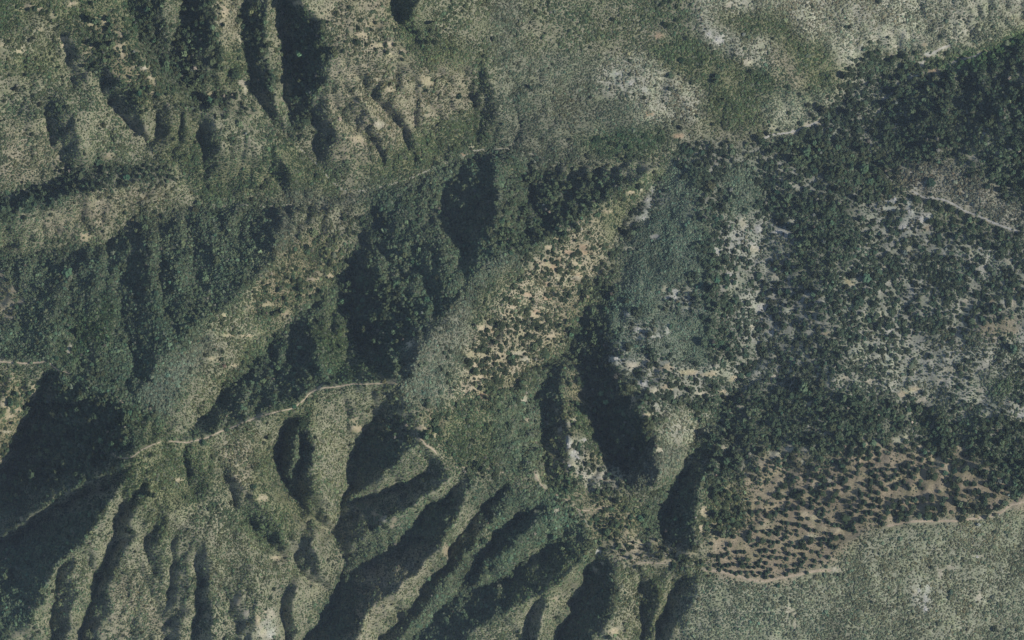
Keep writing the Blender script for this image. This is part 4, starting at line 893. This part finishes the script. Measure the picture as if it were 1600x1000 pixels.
def trunk_mesh(seed, h, r0, limbs):
    rr = random.Random(seed); bm = bmesh.new()
    def tube(a, b, ra, rb, n=6):
        ra_, rb_ = [], []
        for k in range(n):
            t = 2 * pi * k / n
            ra_.append(bm.verts.new((a[0] + ra * cos(t), a[1] + ra * sin(t), a[2])))
            rb_.append(bm.verts.new((b[0] + rb * cos(t), b[1] + rb * sin(t), b[2])))
        for k in range(n): bm.faces.new((ra_[k], ra_[(k + 1) % n], rb_[(k + 1) % n], rb_[k]))
    lean = (rr.uniform(-.15, .15) * h * .3, rr.uniform(-.15, .15) * h * .3)
    mid = (lean[0] * .5, lean[1] * .5, h * .5)
    tube((0, 0, -.6), mid, r0, r0 * .7); tube(mid, (lean[0], lean[1], h), r0 * .7, r0 * .2)
    for k in range(limbs):
        t = 2 * pi * (k + rr.random() * .6) / limbs
        z0 = h * rr.uniform(.35, .6)
        tube((lean[0] * z0 / h, lean[1] * z0 / h, z0), (cos(t) * h * .32, sin(t) * h * .32, z0 + h * .25), r0 * .45, r0 * .12, 4)
    return mesh_from('trunk', bm, M_BARK)

def conifer_crown(seed):
    """ragged tiers of drooping branches, unit radius 1, height about 2.6"""
    rr = random.Random(seed); bm = bmesh.new()
    tiers = 7
    for k in range(tiers):
        f = k / (tiers - 1)
        z = .45 + 2.0 * f; rad = (1.0 - .86 * f) * rr.uniform(.85, 1.1)
        nb = 11 - int(5 * f)
        off = rr.random() * 6
        for j in range(nb):
            t = off + 2 * pi * j / nb + rr.uniform(-.2, .2)
            L = rad * rr.uniform(.65, 1.15); wd = .34 * rad + .08
            c, s = cos(t), sin(t)
            top = bm.verts.new((0.06 * c, .06 * s, z + .42))
            a = bm.verts.new((c * L * .6 - s * wd, s * L * .6 + c * wd, z + .02 + rr.uniform(-.08, .08)))
            b = bm.verts.new((c * L * .6 + s * wd, s * L * .6 - c * wd, z + .02 + rr.uniform(-.08, .08)))
            tip = bm.verts.new((c * L, s * L, z - .12 + rr.uniform(-.1, .1)))
            und = bm.verts.new((c * L * .45, s * L * .45, z - .16))
            for fc in ((top, a, tip), (top, tip, b), (und, tip, a), (und, b, tip)): bm.faces.new(fc)
    return bm

def round_crown(seed, lumps=9):
    """clumped broadleaf crown with leaf sprays, unit radius 1"""
    rr = random.Random(seed); bm = bmesh.new()
    for k in range(lumps):
        t = rr.random() * 2 * pi; q = rr.uniform(.2, .62) if k else 0
        cx, cy, cz = q * cos(t), q * sin(t), 1.15 + rr.uniform(-.25, .35) - .35 * q
        rad = rr.uniform(.34, .5) if k else .55
        r = bmesh.ops.create_icosphere(bm, subdivisions=2, radius=rad)
        for v in r['verts']:
            w = rr.uniform(.72, 1.2)
            v.co.x = v.co.x * w + cx; v.co.y = v.co.y * w + cy; v.co.z = v.co.z * w * .8 + cz
    for k in range(150):
        t = rr.random() * 2 * pi; ph = rr.uniform(-.35, 1.3)
        q = rr.uniform(.75, 1.08)
        p = np.array((q * cos(t) * cos(ph), q * sin(t) * cos(ph), 1.1 + q * .72 * sin(ph)))
        s = rr.uniform(.08, .16)
        vs = [bm.verts.new(p + np.array((rr.uniform(-s, s), rr.uniform(-s, s), rr.uniform(-s, s)))) for _ in range(3)]
        bm.faces.new(vs)
    return bm

def leafmat(name, col):
    m, n, b = mat_base(name, .85)
    oi = N(n, 'ShaderNodeObjectInfo')
    tc = N(n, 'ShaderNodeTexCoord')
    no = N(n, 'ShaderNodeTexNoise'); no.inputs['Scale'].default_value = 3; no.inputs['Detail'].default_value = 3
    n.links.new(tc.outputs['Object'], no.inputs['Vector'])
    ad = N(n, 'ShaderNodeMath', operation='ADD'); n.links.new(oi.outputs['Random'], ad.inputs[0]); n.links.new(no.outputs['Fac'], ad.inputs[1])
    r = N(n, 'ShaderNodeMapRange'); r.inputs[1].default_value = .3; r.inputs[2].default_value = 1.7; r.inputs[3].default_value = .6; r.inputs[4].default_value = 1.45
    n.links.new(ad.outputs[0], r.inputs[0])
    mul = N(n, 'ShaderNodeMix', data_type='RGBA', blend_type='MULTIPLY'); mul.inputs[0].default_value = 1
    mul.inputs[6].default_value = (*col, 1); n.links.new(r.outputs[0], mul.inputs[7])
    n.links.new(mul.outputs[2], b.inputs['Base Color'])
    return m
M_PINE = leafmat('conifer_needles', (.030, .048, .028))
M_OAK = leafmat('broad_leaves', (.042, .060, .030))

PINE_CROWNS = [mesh_from('conifer_crown', conifer_crown(40 + k), M_PINE) for k in range(6)]
OAK_CROWNS = [mesh_from('round_crown', round_crown(60 + k), M_OAK) for k in range(6)]
TRUNKS = [trunk_mesh(80 + k, 1.0, .11, 0) for k in range(3)]
OTRUNKS = [trunk_mesh(90 + k, 1.0, .13, 4) for k in range(3)]

def plant_tree(name, x, y, rad, hgt, crowns, trunks, trunk_h, label, group, cat):
    t = bpy.data.objects.new(name, None); C.objects.link(t)
    t.empty_display_size = .5
    t.location = (x - 800, 500 - y, float(elev(x, y)))
    t.rotation_euler = (0, 0, random.uniform(0, 6.28))
    tag(t, label, cat, group)
    tr = bpy.data.objects.new('trunk', random.choice(trunks)); C.objects.link(tr); tr.parent = t
    tr.scale = (rad * .8, rad * .8, trunk_h)
    cr = bpy.data.objects.new('crown', random.choice(crowns)); C.objects.link(cr); cr.parent = t
    cr.scale = (rad * random.uniform(.9, 1.12), rad * random.uniform(.9, 1.12), hgt)
    return t

RAD = {1: 2.6, 2: 3.9, 3: 5.2, 3.5: 6.0, 4: 8.2}
SIZE = {1: 'small', 2: 'mid sized', 3: 'large', 3.5: 'big', 4: 'huge'}
def near(x, y, pts, d):
    return min((x - a) ** 2 + (y - b) ** 2 for a, b in pts) < d * d
TRACK = [p for nm, pts, hw in ROADS[-2:] for p in pts]
def slope_place(x, y):
    if near(x, y, [(1459, 744)], 26): return 'next to the biggest tree on the brown slope'
    if near(x, y, [(1464, 722), (1475, 730)], 20): return 'by the long tan clearing on the brown slope'
    if near(x, y, [(1405, 688), (1416, 682)], 24): return 'by the bright clearing topping the brown slope'
    if near(x, y, [(1206, 708), (1220, 712)], 24): return 'by the tan streak at the top corner of the brown slope'
    if near(x, y, [(1276, 755)], 18): return 'around the small tan clearing inside the brown slope'
    if near(x, y, [(1200, 820)], 20): return 'around the sandy opening low on the brown slope'
    if near(x, y, [(1265, 806), (1305, 828)], 24): return 'beside the open sandy tongue of the brown slope'
    if near(x, y, TRACK, 26): return 'close above the pale track'
    if x > 1540: return 'at the far east end of the brown slope'
    if x > 1440: return 'on the eastern part of the brown slope'
    if x > 1380: return 'in the open middle of the brown slope'
    if x > 1300: return 'in the dense middle stand of the brown slope'
    if y > 835: return 'on the southern foot of the brown slope'
    if x < 1185: return 'on the western edge of the brown slope'
    return 'on the brown slope west of the middle stand'
def company(x, y):
    d = sorted(math.hypot(x - q[0], y - q[1]) for q in PINES)[1:4]
    return 'clumped' if d[1] < 7.0 else 'lone' if d[0] > 8.0 else ''
rest = []
for i, (x, y, s) in enumerate(PINES):
    co = company(x, y)
    x, y = x + 1.0, y + .6
    if i >= 276:
        rest.append((x, y, s)); continue
    R = RAD[s] * random.uniform(.88, 1.15)
    pl = slope_place(x, y)
    if s >= 4:
        plant_tree('oak_tree', x, y, R * 1.1, R, OAK_CROWNS, OTRUNKS, R * 1.1, 'huge spreading dark tree, the biggest crown on the brown slope', None, 'tree')
    elif s == 3 and random.random() < .5:
        plant_tree('oak_tree', x, y, R * 1.1, R, OAK_CROWNS, OTRUNKS, R * 1.1, ' '.join(('large ' + co + ' round dark tree ' + pl).split()), 'round trees on the brown slope', 'tree')
    else:
        plant_tree('pine_tree', x, y, R, R * .72, PINE_CROWNS, TRUNKS, R * 1.5, ' '.join((SIZE[s] + ' ' + co + ' dark conifer ' + pl).split()), 'conifers dotted over the brown slope', 'tree')
def tan_place(x, y):
    if near(x, y, [(810, 552), (820, 561)], 20): return 'around the whitish clearing on the tan slope'
    if near(x, y, [(756, 513)], 22): return 'around the reddish clearing on the tan slope'
    if near(x, y, [(743, 590), (740, 606)], 22): return 'by the yellow clearing low on the tan slope'
    if near(x, y, [(853, 413)], 20): return 'around the pale clearing high on the tan slope'
    if near(x, y, [(900, 431)], 26): return 'along the sandy streak high on the tan slope'
    if y > 585: return 'where the tan slope meets the dark ravine woods'
    if y > 535: return 'on the lower tan slope'
    if y > 470: return 'on the middle of the tan slope'
    return 'on the upper tan slope'
def creek_place(x, y):
    if near(x, y, [(1460, 111)], 18): return 'by the rust coloured clearing near the creek'
    if near(x, y, [(1437, 100), (1450, 84)], 20): return 'by the white gravel bar of the creek'
    if near(x, y, [(1262, 195), (1278, 190)], 26): return 'around the sandy flat by the creek'
    if x > 1340 and y < 110: return 'in the dark grove north of the creek'
    if x > 1340: return 'in the creek thicket west of the gravel bed'
    return 'along the lower creek edge'
OAKS = ([(x, y, s, SIZE[s] + ' round tree ' + tan_place(x, y), 'trees on the tan slope') for x, y, s in OAKS_TAN]
 + [(x, y, s, SIZE[s] + ' round dark tree ' + creek_place(x, y), 'trees along the creek') for x, y, s in OAKS_CREEK]
 + [(x, y, s, SIZE[s] + ' round tree in the row along the pale stream bank', 'row of big trees by the stream') for x, y, s in OAKS_ROW]
 + [(x, y, s, SIZE[s] + (' dark tree amid tan patches of the north hilltop' if x < 590 else ' dark tree on the green east side of the north hilltop' if x > 635 else ' dark tree by the small ravine of the north hilltop'), 'trees on the north hilltop') for x, y, s in OAKS_HILL]
 + [(x, y, s, SIZE[s] + (' dark tree at the top edge of the scrub plain' if y < 20 else ' dark tree near the rust patch on the scrub plain' if y < 50 else ' lone dark tree on the scrub plain'), 'trees on the scrub plain') for x, y, s in OAKS_NORTH])
for x, y, s, lb, gr in OAKS:
    R = RAD[s] * random.uniform(.9, 1.15)
    plant_tree('oak_tree', x + .8, y, R, R * .82, OAK_CROWNS, OTRUNKS, R * 1.1, lb, gr, 'tree')

for i, (x, y) in enumerate(TALL):
    R = random.uniform(2.6, 3.6)
    plant_tree('pine_tree', x, y, R, R * 1.7, PINE_CROWNS, TRUNKS, R * 3.0, 'tall slender conifer ' + ('in the shaded ravine west of the brown slope' if x > 1045 and y < 840 else 'on the sandy saddle west of the brown slope'), 'tall conifers west of the brown slope', 'tree')

# woodland: the closed and open tree cover nobody could count
px, py = grid_points(3.7)
cl = samp(vnoise(sh, 12, 501) * .6 + vnoise(sh, 34, 507) * .4, px, py)
c = samp(TRC, px, py)
prob = np.clip(c + cl * 1.25 * np.sqrt(np.clip(c * (1.05 - c), 0, 1)), 0, 1) * samp(KEEP, px, py)
ok = rng.random(len(px)) < prob
px, py = px[ok], py[ok]
if rest:
    px = np.concatenate([px, [q[0] for q in rest]]); py = np.concatenate([py, [q[1] for q in rest]])
n = len(px)
r = samp(TRR, px, py) * np.exp(rng.normal(0, .34, n)) * .92
if rest: r[-len(rest):] = [RAD[q[2]] for q in rest]
base = samp(TRV, px, py) * (1 + .34 * samp(fbm(sh, 34, 601, 4), px, py))[:, None]
hh = r * rng.uniform(.65, 1.1, n)
tall = rng.random(n) < .04 + .20 * samp(zmask('deep', 'openfor', 'oak'), px, py)
hh[tall] *= rng.uniform(1.6, 3.0, tall.sum()); r[tall] *= 1.12; base[tall] *= 1.3  # emergent crowns tinted brighter: sunlit tops put into the leaf colour
dead = rng.random(n) < .025
base[dead] = np.array((.20, .19, .15)); r[dead] *= .7
cover_object('woodland_trees', px, py, r, hh, tints(base, n, .34, .11), G_TREE, 'dark green oak woodland filling the shaded slopes and ravines', sink=.1)
print('shrubs', NSHRUB, 'trees', n, 'pines', len(PINES), 'oaks', len(OAKS))

# ------------------------------------------------------------------ rock outcrops
def rock_mesh(seed):
    rr = random.Random(seed); bm = bmesh.new()
    for k in range(5):
        r = bmesh.ops.create_icosphere(bm, subdivisions=1, radius=rr.uniform(.3, .6))
        ox, oy = rr.uniform(-.6, .6), rr.uniform(-.6, .6); sx, sy, sz = rr.uniform(.7, 1.4), rr.uniform(.7, 1.4), rr.uniform(.4, .9)
        for v in r['verts']:
            w = rr.uniform(.75, 1.2)
            v.co.x = v.co.x * sx * w + ox; v.co.y = v.co.y * sy * w + oy; v.co.z = v.co.z * sz * w
    return mesh_from('rock_outcrop', bm, M_ROCK)
ROCKS = [rock_mesh(120 + k) for k in range(5)]
OUT = [
 ('white rock outcrop on the ridge nose above the shaded ravine', 'rocks on the ravine ridge', [(897,705,4),(893,712,3),(901,716,4),(890,728,3),(888,694,3),(912,687,3)]),
 ('pale rock outcrop between dark trees under the big stream bank trees', 'rocks below the stream bank', [(1440,342,4),(1449,338,3),(1413,355,4),(1398,312,3),(1421,330,3)]),
 ('pale rock outcrop at the green basin edge', 'rocks in the green basin', [(1013,312,3),(1020,298,3),(1006,340,3),(1054,465,3),(997,514,3),(963,561,4),(1005,601,4)]),
 ('pale rock in the thin scrub at the lower right', 'rocks in the grey scrub', [(1446,951,4),(1436,922,3),(1527,869,3)]),
 ('pale rock in the oak covered hillside', 'rocks on the oak hillside', [(1186,480,4),(1196,484,3),(1215,362,4),(1225,366,3),(1120,391,3),(1140,430,3)]),
 ('pale rock on the whitish scrub band at the top', 'rocks on the white scrub band', [(1108,52,3),(1122,61,4),(1130,64,3),(964,115,3),(985,131,3)]),
]
for lb, gr, pts in OUT:
    for x, y, s in pts:
        o = bpy.data.objects.new('rock_outcrop', random.choice(ROCKS)); C.objects.link(o)
        o.location = (x - 800, 500 - y, float(elev(x, y)) + .2)
        o.rotation_euler = (0, 0, random.uniform(0, 6.28)); o.scale = (s, s, s * .7)
        tag(o, lb, 'rock', gr)

# ------------------------------------------------------------------ air
if HAZE_DENSITY > 0:
    bm = bmesh.new(); bmesh.ops.create_cube(bm, size=1)
    me = bpy.data.meshes.new('haze'); bm.to_mesh(me); bm.free()
    hz = bpy.data.objects.new('haze', me); C.objects.link(hz)
    zlo, zhi = -12.0, 960.0
    hz.scale = (6900, 6300, zhi - zlo); hz.location = (0, 0, (zlo + zhi) / 2)
    m = bpy.data.materials.new('haze'); m.use_nodes = True
    n = m.node_tree; n.nodes.remove(n.nodes['Principled BSDF'])
    v = n.nodes.new('ShaderNodeVolumePrincipled')
    v.inputs['Color'].default_value = (.64, .79, 1, 1)
    v.inputs['Density'].default_value = HAZE_DENSITY
    n.links.new(v.outputs[0], n.nodes['Material Output'].inputs['Volume'])
    me.materials.append(m)
    tag(hz, 'thin bluish air over the mountains', kind='stuff')
